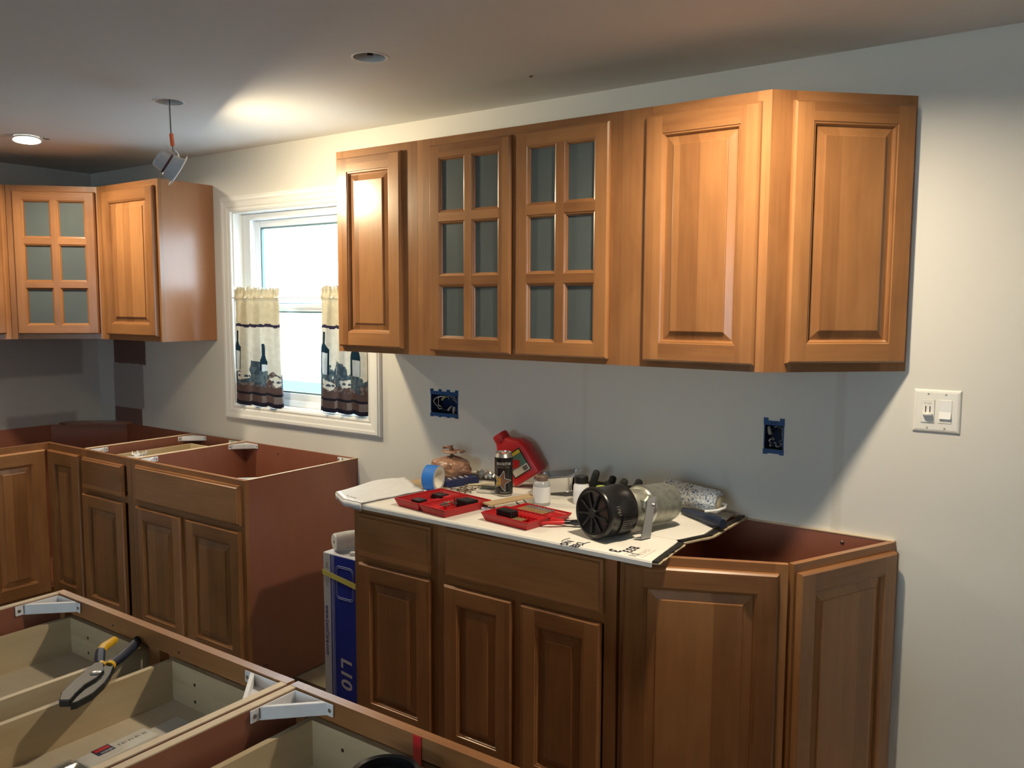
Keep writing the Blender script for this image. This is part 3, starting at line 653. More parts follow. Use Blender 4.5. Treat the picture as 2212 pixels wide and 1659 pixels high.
# ------------------------------------------------------------------ ceiling fixtures
def can_housing(root, r=HR-0.001, h=0.14):
    m = MB(); n = 40
    m.lathe([(r, 0.0), (r, h), (0.0, h)], n, 0, False, False); m.build('housing', 'can_metal', root, True)
def hole_light(label, x, y, bits):
    r = thing('ceiling_can', label, 'light fitting', (x, y, ZC)); can_housing(r)
    m = MB()
    for k in range(1):
        loops = []
        for rr, z in ((HR-0.002, 0.0), (HR+0.004, 0.0), (HR+0.004, -0.0015), (HR-0.002, -0.0015), (HR-0.002, 0.0)):
            loops.append([(rr*math.cos(2*PI*i/40), rr*math.sin(2*PI*i/40), z) for i in range(40)])
        m.rings(loops)
    m.build('rim', 'lamp_white', r, True)
    for nm, bx, mt in bits: q = MB(); q.box(*bx); q.build(nm, mt, r)
    return r
hole_light('empty round ceiling can above the frosted glass doors', *HOLES[0], [('socket_bracket', (-0.04, -0.028, 0.030, 0.045, 0.02, 0.075), 'slot'), ('clip', (0.012, 0.016, 0.042, 0.047, 0.015, 0.08), 'slot')])
hole_light('open ceiling can with the wired lamp dangling out of it', *HOLES[1], [('spring_clip', (-0.02, 0.0, 0.035, 0.045, 0.02, 0.07), 'slot'), ('spring_wire', (0.020, 0.022, -0.032, -0.030, -0.018, 0.05), 'steel')])
def lamp(label, x, y, tilt=None, recess=0.003, lens='lens'):
    r = thing('recessed_lamp', label, 'lamp', (x, y, ZC)); can_housing(r)
    T = Matrix.Identity(4)
    if tilt: T = Matrix.Translation((0, 0, -0.012)) @ Matrix.Rotation(tilt[1], 4, Vector((tilt[0][0], tilt[0][1], 0)))
    m = MB(); m.T = T; R = 0.062; loops = []
    for rr, z in ((0.0485, 0.018), (0.050, -0.002), (0.055, -0.006), (R, -0.004), (R, -0.0006), (0.0515, -0.0006), (0.0495, 0.018)): loops.append([(rr*math.cos(2*PI*i/40), rr*math.sin(2*PI*i/40), z) for i in range(40)])
    m.rings(loops); m.build('trim_ring', 'lamp_white', r, True)
    m = MB(); m.T = T; m.lathe([(0.0488, recess), (0.0, recess-0.001)], 40, 0, False, False); m.build('lens', lens, r)
    return r
l1 = lamp('lit round recessed lamp in the ceiling above the corner cabinets', *LAMPS[0], tilt=((0.42, 0.90), math.radians(-8)))
lamp('lit recessed lamp just above the angled end wall cabinet', *LAMPS[1], recess=0.015, lens='lens_end')
m = MB(); m.tube([(0.03, 0.058, -0.001), (0.036, 0.066, -0.006), (0.05, 0.075, -0.006)], 0.002, 6); m.build('spring_clip', 'slot', l1)
def hanging():
    C = Vector((2.017, -0.760, 2.056)); nrm = Vector((0.37, 0.775, -0.515)).normalized()
    top = Vector((1.978, -0.764, ZC+0.06))
    r = thing('hanging_lamp', 'lit lamp dangling by its wires from the open ceiling can', 'lamp', C)
    Mx = along((0, 0, 0), nrm)
    m = MB(); m.T = Mx; m.lathe([(0.0, -0.004), (0.050, -0.004), (0.0635, -0.0035), (0.0635, 0.0), (0.055, 0.002), (0.053, 0.0)], 48, 0, False, False); m.build('trim_ring', 'lamp_white', r, True)
    m = MB(); m.T = Mx; m.lathe([(0.0529, 0.0006), (0.0, 0.0012)], 40, 0, False, False); m.build('lens', 'lens_hang', r)
    m = MB(); m.T = Mx; m.lathe([(0.050, -0.004), (0.046, -0.020), (0.043, -0.040), (0.038, -0.043)], 40, 0, False, True); m.build('housing', 'lamp_grey', r, True)
    m = MB(); m.T = Mx; m.lathe([(0.0385, -0.043), (0.0385, -0.050)], 32); m.build('band', 'lamp_band', r, True)
    m = MB(); m.T = Mx; m.lathe([(0.036, -0.050), (0.034, -0.080), (0.028, -0.088)], 8); m.build('driver_box', 'lamp_grey', r)
    for s in (-1, 1):
        m = MB(); m.T = Mx @ Matrix.Rotation(0.9, 4, 'Z'); m.tube([(s*0.045, 0, -0.020), (s*0.058, 0, -0.030), (s*0.064, 0, -0.046), (s*0.058, 0, -0.052)], 0.0018, 6); m.build('spring_clip', 'steel', r)
    bk = nrm*-0.062 + Vector((-0.01, 0, 0.036)); t = top-C
    a = Vector((1.990, -0.764, 2.150))-C; c = Vector((1.983, -0.764, 2.195))-C
    m = MB(); m.tube([tuple(bk), tuple(bk+Vector((0.022, 0.01, 0.022))), tuple(a+Vector((0.008, 0, -0.03))), tuple(a)], 0.0016, 6); m.build('wire', 'lamp_white', r)
    m = MB(); m.tube([tuple(a+Vector((0.004, 0, -0.028))), tuple(a)], 0.0022, 6); m.tube([tuple(c), tuple(c+(t-c)*0.45), tuple(t)], 0.0018, 6); m.build('wire', 'wire_black', r)
    m = MB(); m.tube([tuple(c+Vector((-0.005, 0, 0))), tuple(c+(t-c)*0.5+Vector((-0.007, 0, 0))), tuple(t+Vector((0.006, 0, 0)))], 0.0014, 6); m.build('wire', 'lamp_white', r)
    m = MB(); m.T = along(a, c); h = (c-a).length; m.box(-0.006, 0.006, -0.005, 0.005, 0, h); m.build('connector', 'orange_clip', r, bevel=0.001)
hanging()
b = MB(); b.lathe([(0.004, -0.004), (0.0065, -0.001), (0.0, 0.0)], 10); tag(b.build('ceiling_hook', 'rust_metal', loc=(3.285, -0.30, ZC)), 'tiny dark hook in the ceiling above the wall cabinets', 'hook')

# ------------------------------------------------------------------ electrical boxes and switches
def outlet_box(label, B, cols_, wires):
    x0, x1, z0, z1 = B; r = thing('outlet_box', label, 'electrical box', ((x0+x1)/2, 0, (z0+z1)/2)); w = (x1-x0)/2-0.001; h = (z1-z0)/2-0.001; t = 0.003; D = 0.07
    m = MB(); m.box(-w, -w+t, -0.001, D, -h, h); m.box(w-t, w, -0.001, D, -h, h); m.box(-w+t, w-t, -0.001, D, h-t, h); m.box(-w+t, w-t, -0.001, D, -h, -h+t); m.box(-w+t, w-t, D-t, D, -h+t, h-t)
    m.build('shell', 'box_in', r)
    for s in (-1, 1):     # flange bands with mounting ears
        zc = s*(h-0.005); m = MB(); m.box(-w-0.002, w+0.002, -0.003, -0.0002, min(zc, zc+s*0.008)-0.006, max(zc, zc+s*0.008)); n = cols_
        for k in range(n):
            cx = -w+0.005+(2*w-0.010)*k/(n-1); m.box(cx-0.007, cx+0.007, -0.0042, -0.0002, zc+s*0.004 if s > 0 else zc+s*0.017, zc+s*0.017 if s > 0 else zc+s*0.004)
        f = m.build('flange', 'box_blue', r)
        for k in range(n-1):
            cx = -w+0.005+(2*w-0.010)*(k+0.5)/(n-1)
            for dx in (-0.006, 0.006): q = MB(); q.box(cx+dx-0.002, cx+dx+0.002, -0.0036, -0.003, zc-0.002, zc+0.003); q.build('slot', 'slot', f)
    m = MB(); m.box(-w-0.001, -w+0.003, -0.002, -0.0002, -h+0.012, h-0.012); m.box(w-0.003, w+0.001, -0.002, -0.0002, -h+0.012, h-0.012); m.build('flange', 'box_blue', r)
    for pts, rad, mt, nm in wires: m = MB(); m.tube(pts, rad, 7); m.build(nm, mt, r, True)
def arc(cx, cz, rx, rz, a0, a1, y=0.015, n=9, wob=0.008): return [(cx+rx*math.cos(a0+(a1-a0)*i/n), y+wob*math.sin(i*1.3), cz+rz*math.sin(a0+(a1-a0)*i/n)) for i in range(n+1)]
outlet_box('wide blue wall box stuffed with loose wires below the glass doors', OB1, 4,
    [(arc(-0.035, 0.0, 0.030, 0.026, 1.2, 5.2), 0.0024, 'wire_grey', 'wire'), (arc(-0.012, 0.006, 0.034, 0.022, 0.6, 4.4, 0.01), 0.0014, 'jar_white', 'wire'), (arc(0.018, 0.010, 0.030, 0.022, 0.0, 3.0, 0.012), 0.0018, 'wire_grey', 'wire'),
     (arc(0.0, -0.01, 0.04, 0.02, 2.9, 6.0, 0.02), 0.002, 'wire_black', 'wire'), ([(-0.022, 0.01, 0.012), (-0.006, 0.004, 0.024), (0.006, 0.006, 0.028)], 0.0036, 'wire_yellow', 'wire'),
     (arc(0.06, 0.035, 0.025, 0.03, 3.2, 4.6), 0.0015, 'wire_grey', 'wire'), ([(0.030, 0.012, -0.010), (0.020, 0.008, -0.020), (0.014, 0.006, -0.030)], [0.002, 0.004, 0.0045], 'wire_grey', 'wire_nut'),
     ([(0.048, 0.006, -0.012), (0.047, 0.004, -0.028), (0.046, 0.003, -0.029), (0.046, 0.003, -0.045)], [0.0065, 0.0065, 0.004, 0.004], 'wire_grey', 'wire_nut')])
outlet_box('narrow blue wall box with wires under the angled end cabinet', OB2, 2,
    [([(-0.020, 0.008, 0.030), (-0.016, 0.006, 0.012), (-0.012, 0.006, 0.004)], [0.004, 0.0065, 0.0055], 'wire_grey', 'wire_nut'), (arc(0.006, 0.005, 0.018, 0.026, -1.2, 2.0), 0.0018, 'wire_grey', 'wire'), (arc(0.010, -0.020, 0.012, 0.014, 3.3, 6.2), 0.0028, 'wire_grey', 'wire'),
     (arc(-0.010, -0.022, 0.008, 0.012, 1.0, 4.6), 0.003, 'wire_grey', 'wire'), (arc(0.0, 0.0, 0.014, 0.03, -1.0, 3.5, 0.03), 0.002, 'wire_black', 'wire')])
def switch_plate():
    cx, cz = 4.4885, 1.269; W, H = 0.0615, 0.0615
    r = thing('switch_plate', 'white double switch plate with slide dimmer and rocker', 'light switch', (cx, 0, cz))
    m = MB(); nested(m, -W, W, -H, H, [(0, 0.0005), (0.001, 0.003), (0.004, 0.0055), (0.009, 0.0068)], 0, 0, 0, True, 0); m.build('plate', 'plate', r)
    for sx in (-1, 1):
        x = sx*0.0225
        m = MB(); nested(m, x-0.0170, x+0.0170, -0.0335, 0.0335, [(0, 0.0066), (0, 0.0085 if sx < 0 else 0.0075), (0.0012, 0.009 if sx < 0 else 0.008)], 0, 0, 0, True, 0); d = m.build('dimmer' if sx < 0 else 'rocker_frame', 'plate', r)
        m = MB(); q = 0.0174
        if sx < 0:
            nested(m, x-q, x+q, -0.0339, 0.0339, [(0, 0.0070), (0.0004, 0.0071)], 0, 0, 0, True, 0); m.build('shadow_gap', 'slot', r)
            for dx in (-0.0055, 0.0055): k = MB(); k.box(x+dx-0.0013, x+dx+0.0013, -0.0093, -0.0089, -0.004, 0.014); k.build('slot', 'slot', d)
            k = MB(); k.prism([(x-0.013, -0.009), (x+0.013, -0.009), (x+0.011, -0.021), (x+0.004, -0.0235), (x-0.004, -0.0235), (x-0.011, -0.021)], -0.0105, -0.0065); k.build('slider', 'plate', d)
            text('fan light', 0.0065, 'print_grey', d, Matrix.Translation((x, -0.0092, 0.0205)) @ Matrix.Rotation(PI/2, 4, 'X'), align='CENTER', depth=0.0001)
        else:
            k = MB(); k.add([(x-0.0145, -0.0082, 0.031), (x+0.0145, -0.0082, 0.031), (x+0.0145, -0.0082, 0.0), (x-0.0145, -0.0082, 0.0), (x+0.0145, -0.0135, -0.020), (x-0.0145, -0.0135, -0.020), (x+0.0145, -0.008, -0.021), (x-0.0145, -0.008, -0.021), (x-0.0145, -0.006, 0.031), (x+0.0145, -0.006, 0.031)],
                            [(3, 2, 1, 0), (5, 4, 2, 3), (7, 6, 4, 5), (0, 3, 5, 7, 8), (9, 6, 4, 2, 1), (0, 1, 9, 8)]); k.build('rocker', 'plate_white', d)
        for z in (0.0485, -0.0485):
            k = MB(); k.T = along((x, -0.0068, z), (x, -1, z)); k.lathe([(0.003, -0.0005), (0.003, 0.0004), (0.0015, 0.0006)], 10); k.build('screw', 'wire_grey', r)
switch_plate()
#PART2
# ------------------------------------------------------------------ curtains
CM = ['cl_cream', 'cl_white', 'cl_line', 'cl_bottle', 'cl_label', 'cl_fruit', 'cl_leaf', 'cl_taupe', 'cl_brown', 'cl_dark']
def curtain(label, x0t, x1t, x0b, x1b, ztop, zbot, seed, bottles, tiles, masses):
    nu, nv = 130, 150; H = ztop-zbot; rnd = random.Random(seed); ph = rnd.random()*6
    V = []; F = []; MI = []
    def pos(u, v):
        s = v*H
        xa = x0t+(x0b-x0t)*v; xb = x1t+(x1b-x1t)*v
        amp = 0.006+0.011*min(1, v*1.6)
        y = amp*math.sin(2*PI*(3.2*u)+ph+0.5*math.sin(3*v)) + 0.004*math.sin(2*PI*(7.1*u)+1.7*ph+v)
        if s < 0.075:
            k = 1-s/0.075; y = y*(1-k)+k*(0.005*math.sin(2*PI*11*u+ph)+0.003*math.sin(2*PI*23*u+2))
            if 0.030 < s < 0.060: y -= 0.006*math.sin(PI*(s-0.03)/0.03)
            if s < 0.030: y -= 0.004*(1-s/0.03)*math.sin(2*PI*15*u)
        z = ztop-s
        if s < 0.05: z += 0.007*math.sin(2*PI*12*u+ph)*(1-s/0.05)+0.004*math.sin(2*PI*27*u)*(1-s/0.05)
        z -= 0.006*math.sin(2*PI*3.2*u+ph+1)*v
        return (xa+(xb-xa)*u+0.003*math.sin(2*PI*6*u+4*v), -0.018+y, z)
    def pat(u, s):
        d = s/H; n = mnoise.noise((u*9, d*9, seed)); n2 = mnoise.noise((u*30, d*30, seed+3))
        if d < 0.305+0.004*math.sin(30*u): return 0
        if d < 0.328+0.004*math.sin(30*u): return 2
        if d > 0.965: return 9
        if d > 0.905: return 8 if int(u*7) % 2 else 7
        if d > 0.885: return 9
        if d > 0.835: return 8
        for (cu_, cd, a) in tiles:
            du, dd = (u-cu_), (d-cd)*2.1
            if abs(du*math.cos(a)-dd*math.sin(a)) < 0.085 and abs(du*math.sin(a)+dd*math.cos(a)) < 0.06:
                for k in (-0.045, 0.02, 0.06):
                    if (du-k)**2+(dd-0.01)**2 < 0.0004: return 5
                return 1
        for (cu_, wd, top) in bottles:
            t = d-top
            if t < 0: continue
            hw = wd*0.38 if t < 0.09 else min(wd, wd*0.38+wd*0.62*(t-0.09)/0.05)
            if abs(u-cu_) < hw and d < 0.70:
                if t > 0.17 and abs(u-cu_-0.01) < hw*0.72: return 4
                return 3
        for (cu_, cd, ru, rd, mt) in masses:
            if ((u-cu_)/ru)**2+((d-cd)/rd)**2 < 1+0.5*n+0.25*n2: return mt if n2 < 0.15 else (6 if mt == 5 else 5)
        if d > 0.72+0.05*n: return 7 if n2 > 0.1 else (5 if n > 0.0 else 8)
        return 1
    for j in range(nv+1):
        for i in range(nu+1): V.append(pos(i/nu, j/nv))
    for j in range(nv):
        for i in range(nu):
            a = j*(nu+1)+i; F.append((a, a+1, a+nu+2, a+nu+1)); MI.append(pat((i+.5)/nu, (j+.5)/nv*H))
    m = MB(); m.v = V; m.f = F; m.m = MI
    o = m.build('cafe_curtain', CM, None, True, angle=180)
    return tag(o, label, 'curtain', 'cafe curtains on the kitchen window')
curtain('cream cafe curtain printed with wine bottles, left side of the window', 1.320, 1.655, 1.302, 1.672, 1.640, 1.068, 3, [(0.12, 0.075, 0.37), (0.60, 0.055, 0.47), (0.74, 0.035, 0.48)], [(0.22, 0.745, 0.5), (0.88, 0.78, -1.0)], [(0.42, 0.70, 0.16, 0.09, 5), (0.60, 0.72, 0.17, 0.09, 6), (0.36, 0.58, 0.035, 0.05, 3), (0.30, 0.76, 0.25, 0.05, 5)])
curtain('cream cafe curtain printed with wine bottles, partly behind the narrow wall cabinet', 1.946, 2.232, 1.922, 2.240, 1.642, 1.076, 8, [(0.14, 0.085, 0.36), (0.40, 0.045, 0.46), (0.80, 0.06, 0.40)], [(0.58, 0.76, 0.3), (0.20, 0.78, -0.6)], [(0.12, 0.68, 0.14, 0.10, 6), (0.42, 0.70, 0.16, 0.10, 5), (0.70, 0.74, 0.18, 0.07, 6)])
m = MB(); m.tube([(WX0+0.013, -0.018, 1.594), (WX1-0.013, -0.018, 1.594)], 0.0035, 8); tag(m.build('curtain_rod', 'trim_white', None, True), 'thin white rod holding the two cafe curtains', 'curtain rod')

# ------------------------------------------------------------------ carton and roll in the dishwasher gap
def carton():
    x0, x1, y0, y1, h = 2.530, 2.748, -0.550, -0.16, 0.646
    r = thing('carton', 'tall blue and white carton standing in the gap beside the base cabinet', 'box', (x0, y0, 0))
    w = x1-x0
    m = MB(); m.box(0, w, 0, y1-y0, 0.0, h, 0); m.build('carton_body', 'box_white', r, bevel=0.004)
    m = MB(); m.box(0.040, w+0.0005, -0.0008, 0.001, 0.0, h-0.004); m.build('blue_panel', 'box_royal', r)
    for xa, ww in ((0.047, 0.0015), (0.051, 0.0030), (0.0585, 0.0015)):
        m = MB(); m.box(xa, xa+ww, -0.0014, -0.0008, 0.0, h-0.004); m.build('stripe', 'box_white' if ww < 0.002 else 'line_pale', r)
    R = Matrix(((0, 1, 0, 0), (0, 0, -1, 0), (-1, 0, 0, 0), (0, 0, 0, 1)))
    text('L10', 0.078, 'box_white', r, Matrix.Translation((0.092, -0.0012, 0.262)) @ R, bold=0.0016, depth=0.0002, sx=1.02, shear=0.12)
    text('www.LessCare.com', 0.026, 'box_royal', r, Matrix.Translation((0.011, -0.0006, 0.445)) @ R, depth=0.0002, sx=0.92, shear=0.15)
    text('PO', 0.017, 'print_grey', r, Matrix.Translation((0.014, -0.0006, 0.610)) @ R, depth=0.0002); text('220', 0.017, 'print_grey', r, Matrix.Translation((0.014, -0.0006, 0.545)) @ R, depth=0.0002)
    for rr in (0.0, 0.006):      # rounded square outline emblem
        cx, cz, hw, hh, q = 0.115, 0.545, 0.046-rr, 0.062-rr, 0.018-rr*0.6
        pts = []
        for (sx, sz, a0) in ((1, 1, 0), (-1, 1, PI/2), (-1, -1, PI), (1, -1, 1.5*PI)):
            for k in range(6): a = a0+k*PI/10; pts.append((cx+sx*(hw-q)+q*math.cos(a), -0.001, cz+sz*(hh-q)+q*math.sin(a)))
        m = MB(); m.tube(pts+[pts[0]], 0.0010, 4); m.build('emblem_outline', 'line_pale', r)
    m = MB(); m.add([(-0.001, -0.0022, 0.561), (w+0.001, -0.0022, 0.528), (w+0.001, -0.0022, 0.550), (-0.001, -0.0022, 0.580), (-0.001, -0.0032, 0.561), (w+0.001, -0.0032, 0.528), (w+0.001, -0.0032, 0.550), (-0.001, -0.0032, 0.580)], [(4, 5, 6, 7), (0, 4, 7, 3), (1, 2, 6, 5), (3, 7, 6, 2), (0, 1, 5, 4), (0, 3, 2, 1)]); m.build('strap', 'strap', r)
carton()
def wrapped_roll():
    p0, p1 = Vector((2.572, -0.530, 0.684)), Vector((2.672, -0.300, 0.690))
    r = thing('wrapped_roll', 'white roll in clear film lying on the tall carton', 'roll', p0); Mx = along((0, 0, 0), p1-p0); L = (p1-p0).length
    m = MB(); m.T = Mx; loops = []
    for j in range(17):
        z = L*j/16; loops.append([((0.0335+0.0028*mnoise.noise((i*.9, z*60, 2)))*math.cos(2*PI*i/32), (0.0335+0.0028*mnoise.noise((i*.9, z*60, 2)))*math.sin(2*PI*i/32), z) for i in range(32)])
    m.rings(loops, 0, False, True); m.build('film', 'film', r, True)
    m = MB(); m.T = Mx; m.lathe([(0.008, -0.002), (0.030, -0.002), (0.0325, 0.004)], 32, 0, False, False); m.build('end_disc', 'jar_white', r, True)
    m = MB(); m.T = Mx; m.lathe([(0.008, -0.002), (0.006, 0.02), (0.0, 0.02)], 20, 0, False, False); m.build('core', 'cream', r, True)
wrapped_roll()
r = thing('cable_clip', 'small white and black plastic clip on the carton top', 'clip', (2.685, -0.50, 0.647), 0.5)
m = MB(); m.box(-0.045, 0.02, -0.012, 0.012, 0, 0.012); m.build('body', 'jar_white', r, bevel=0.003)
m = MB(); m.box(0.021, 0.038, -0.014, 0.014, 0, 0.020); m.build('jaw', 'black_plastic', r, bevel=0.002)

# ------------------------------------------------------------------ cardboard on the right-hand cabinets
CZ = 0.8805
def cardboard():
    r = thing('flattened_carton', 'white printed flattened carton covering the open base cabinets', 'cardboard', (2.70, -0.62, CZ))
    X, Y = 2.70, -0.62
    P = lambda pts: [(x-X, y-Y) for x, y in pts]
    m = MB(); m.prism(P([(2.765, -0.628), (3.913, -0.628), (3.893, -0.424), (3.880, -0.410), (2.745, -0.410)]), 0, 0.0055); m.build('front_panel', 'card_white', r)
    m = MB(); m.prism(P([(2.745, -0.4085), (3.882, -0.4085), (3.925, -0.34), (3.915, -0.12), (3.905, -0.006), (2.72, -0.006)]), 0, 0.0055); m.build('back_panel', 'card_white', r)
    m = MB()      # front lip folding down
    prof = [(-0.628, 0.0055), (-0.634, 0.004), (-0.637, -0.001), (-0.637, -0.013), (-0.635, -0.013), (-0.635, -0.001), (-0.632, 0.001), (-0.628, 0.001)]
    m.rings([[(2.765-X, y-Y, z) for y, z in prof], [(3.913-X, y-Y, z) for y, z in prof]], 0, True, True); m.build('front_lip', 'card_white', r)
    # torn double edge on the right: dark liner above, tan flute core below
    def edge(pts, z0, z1, mt, nm, wd):
        mm = MB(); k = len(pts); L0 = []
        for i, (x, y) in enumerate(pts):
            j = 0.004*mnoise.noise((i*1.7, z0*300, 5)); L0.append([(x-X+j, y-Y, z0), (x-X+wd+j, y-Y+wd*.3, z0), (x-X+wd+j, y-Y+wd*.3, z1), (x-X+j, y-Y, z1)])
        mm.rings(L0, 0, True, True); mm.build(nm, mt, r)
    n = 14
    pa = [(3.913+(3.895-3.913)*i/n, -0.634+(-0.425+0.634)*i/n) for i in range(n+1)]
    edge(pa, -0.001, 0.0045, 'card_black', 'torn_liner', 0.016); edge(pa, -0.0042, -0.0012, 'card_core', 'flute_core', 0.020)
    pb = [(3.884+(3.928-3.884)*min(1, i/4), -0.412+(-0.02+0.412)*i/n) for i in range(n+1)]
    edge(pb, 0.0005, 0.0062, 'card_black', 'torn_liner', 0.016); edge(pb, -0.0045, 0.0, 'card_core', 'flute_core', 0.024)
    # print along the front edge
    def flat(x, y, rot=0.0): return Matrix.Translation((x-X, y-Y, 0.0058)) @ Matrix.Rotation(rot, 4, 'Z')
    def lip(x, z, rot=0.0): return Matrix.Translation((x-X, -0.6374-Y, z)) @ Matrix.Rotation(PI/2, 4, 'X') @ Matrix.Rotation(rot, 4, 'Z')
    text('DEE', 0.032, 'ink', r, flat(3.664, -0.598, -PI/2), depth=0.0001, bold=0.0011)
    text('NO', 0.032, 'ink', r, flat(3.628, -0.600, -PI/2), depth=0.0001, bold=0.0011)
    for s, x in ((1, 3.618), (-1, 3.706)):
        pts = [(x-X+s*(0.010*math.cos(a)-0.01), -0.604-Y+0.024*math.sin(a), 0.0060) for a in [(-1.2+2.4*k/10) if s > 0 else (PI-1.2+2.4*k/10) for k in range(11)]]
        m = MB(); m.tube([(2*(x-X)-p[0], p[1], p[2]) for p in pts], 0.0012, 5); m.build('lettering', 'ink', r)
    text('B33', 0.040, 'ink', r, flat(3.806, -0.545, -PI/2), depth=0.0001, bold=0.0012); text('3', 0.05, 'ink', r, flat(3.772, -0.600, -PI/2), depth=0.0001, bold=0.0016)
    text('CHON', 0.024, 'ink_pink', r, flat(3.853, -0.545, -PI/2), depth=0.0001); text('01', 0.034, 'ink', r, flat(3.838, -0.600, -PI/2), depth=0.0001)
    m = MB(); m.box(3.826-X, 3.828-X, -0.628-Y, -0.54-Y, 0.0056, 0.0059); m.box(3.878-X, 3.880-X, -0.628-Y, -0.54-Y, 0.0056, 0.0059); m.build('print_line', 'ink_pink', r)
cardboard()
SZ = CZ+0.0058
def sleeve():
    """plastic covered carton end hanging over the left edge"""
    r = thing('plastic_sleeve', 'glossy white plastic sleeve over the left end of the cardboard', 'packaging', (2.65, -0.60, CZ))
    nu, nv = 24, 18; V = []; F = []
    for j in range(nv+1):
        for i in range(nu+1):
            u, v = i/nu, j/nv
            x = (2.652+0.02*v)+(2.832-2.652+0.02*v)*u; y = -0.592-0.052*min(1, u/0.5)*(1-v)+0.34*v*(1-0.35*u)
            z = SZ+0.004+0.020*math.sin(PI*min(1, v*1.1))*(1-u)**1.2*v + 0.0025*mnoise.noise((u*5, v*5, 1))+0.004*(1-u)
            V.append((x-2.65, y+0.60, z-CZ))
    for j in range(nv):
        for i in range(nu): a = j*(nu+1)+i; F.append((a, a+1, a+nu+2, a+nu+1))
    m = MB(); m.v = V; m.f = F; m.m = [0]*len(F); o = m.build('film', 'plastic_white', r, True)
    s = o.modifiers.new('thickness', 'SOLIDIFY'); s.thickness = 0.003; s.offset = 1
    m = MB()      # front lip with print
    A = [(V[i][0], V[i][1]-0.002, V[i][2]) for i in range(nu+1)]; B = [(V[i][0]+0.004, V[i][1]-0.004, V[i][2]-0.020-0.002*math.sin(i)) for i in range(nu+1)]
    m.add(A+B, [(i, i+1, nu+2+i, nu+1+i) for i in range(nu)]); o = m.build('front_fold', 'plastic_white', r, True)
    s = o.modifiers.new('thickness', 'SOLIDIFY'); s.thickness = 0.0015; s.offset = 1
    ang = math.atan2(-0.045, 0.213)
    text('DLEC7', 0.020, 'ink_grey', r, Matrix.Translation((0.075, -0.0085, 0.004)) @ Matrix.Rotation(ang, 4, 'Z') @ Matrix.Rotation(PI/2, 4, 'X'), depth=0.0002)
    m = MB(); m.tube([(0.02, -0.004, -0.004), (0.06, -0.012, -0.010), (0.12, -0.027, -0.016), (0.17, -0.036, -0.017)], 0.004, 6); m.build('grey_strip', 'ink_grey', r)  # grey tube along the lower edge of the front fold
sleeve()
m = MB(); m.prism([(-0.10, -0.08), (0.10, -0.05), (0.12, 0.09), (-0.07, 0.10)], 0, 0.004); tag(m.build('cardboard_scrap', 'card_tan', None, loc=(2.80, -0.285, SZ+0.0005)), 'bare tan cardboard scrap behind the blue tape roll', 'cardboard')
def crumpled(name, label, cat, loc, sx, sy, mat, seed, bump, rotz=0.0, th=0.0015):
    nu, nv = 22, 12; m = MB(); V = []
    for j in range(nv+1):
        for i in range(nu+1):
            u, v = i/nu-.5, j/nv-.5; V.append((u*sx, v*sy, bump*(0.6+mnoise.noise((u*9+seed, v*9, seed)))+bump*abs(u)*1.2))
    m.v = V; m.f = [(j*(nu+1)+i, j*(nu+1)+i+1, (j+1)*(nu+1)+i+1, (j+1)*(nu+1)+i) for j in range(nv) for i in range(nu)]; m.m = [0]*len(m.f)
    zm = min(p[2] for p in V); m.v = [(a, c, d-zm) for a, c, d in m.v]
    o = m.build(name, mat, None, True, loc=loc, rot=(0, 0, rotz)); s = o.modifiers.new('thickness', 'SOLIDIFY'); s.thickness = th; s.offset = 1
    return tag(o, label, cat)
crumpled('plastic_film', 'crumpled clear film lying along the back of the cardboard', 'film', (2.77, -0.035, SZ), 0.20, 0.05, 'film', 4, 0.010, 0.15)
crumpled('foil_sheet', 'crinkled silver foil strip behind the tied brown bag', 'foil', (2.935, -0.050, SZ), 0.10, 0.07, 'foil_edge', 9, 0.024, 0.25)

# ------------------------------------------------------------------ things on the cardboard
def tape_roll():
    c = Vector((2.888, -0.335, SZ+0.047)); r = thing('tape_roll', 'roll of blue masking tape standing on its edge', 'tape', (c.x, c.y, SZ))
    ax = Vector((0.97, 0.22, 0.0)).normalized(); Mx = Matrix.Translation((0, 0, 0.047)) @ along(-ax*0.024, ax*0.024)
    R, r0, L = 0.047, 0.0385, 0.048
    m = MB(); m.T = Mx; m.lathe([(R, 0.0), (R, L)], 56, 0, False, False); m.build('tape', 'tape_blue', r, True)
    m = MB(); m.T = Mx
    for z in (0.0, L): m.lathe([(r0, z), (R, z)], 56, 0, False, False)
    m.build('tape_side', 'tape_edge', r)
    m = MB(); m.T = Mx; m.lathe([(r0, 0.0), (r0, L), (r0-0.003, L), (r0-0.003, 0.0), (r0, 0.0)], 56, 0, False, False); m.build('core', 'tape_core', r, True)
tape_roll()
def wrap(o, R, th0, z0):
    """bend a flat text mesh (x right, y up) around a vertical cylinder, facing angle th0"""
    for v in o.data.vertices:
        a = th0+v.co.x/R; k = R+0.0004+v.co.z; v.co = (k*math.cos(a), k*math.sin(a), z0+v.co.y)
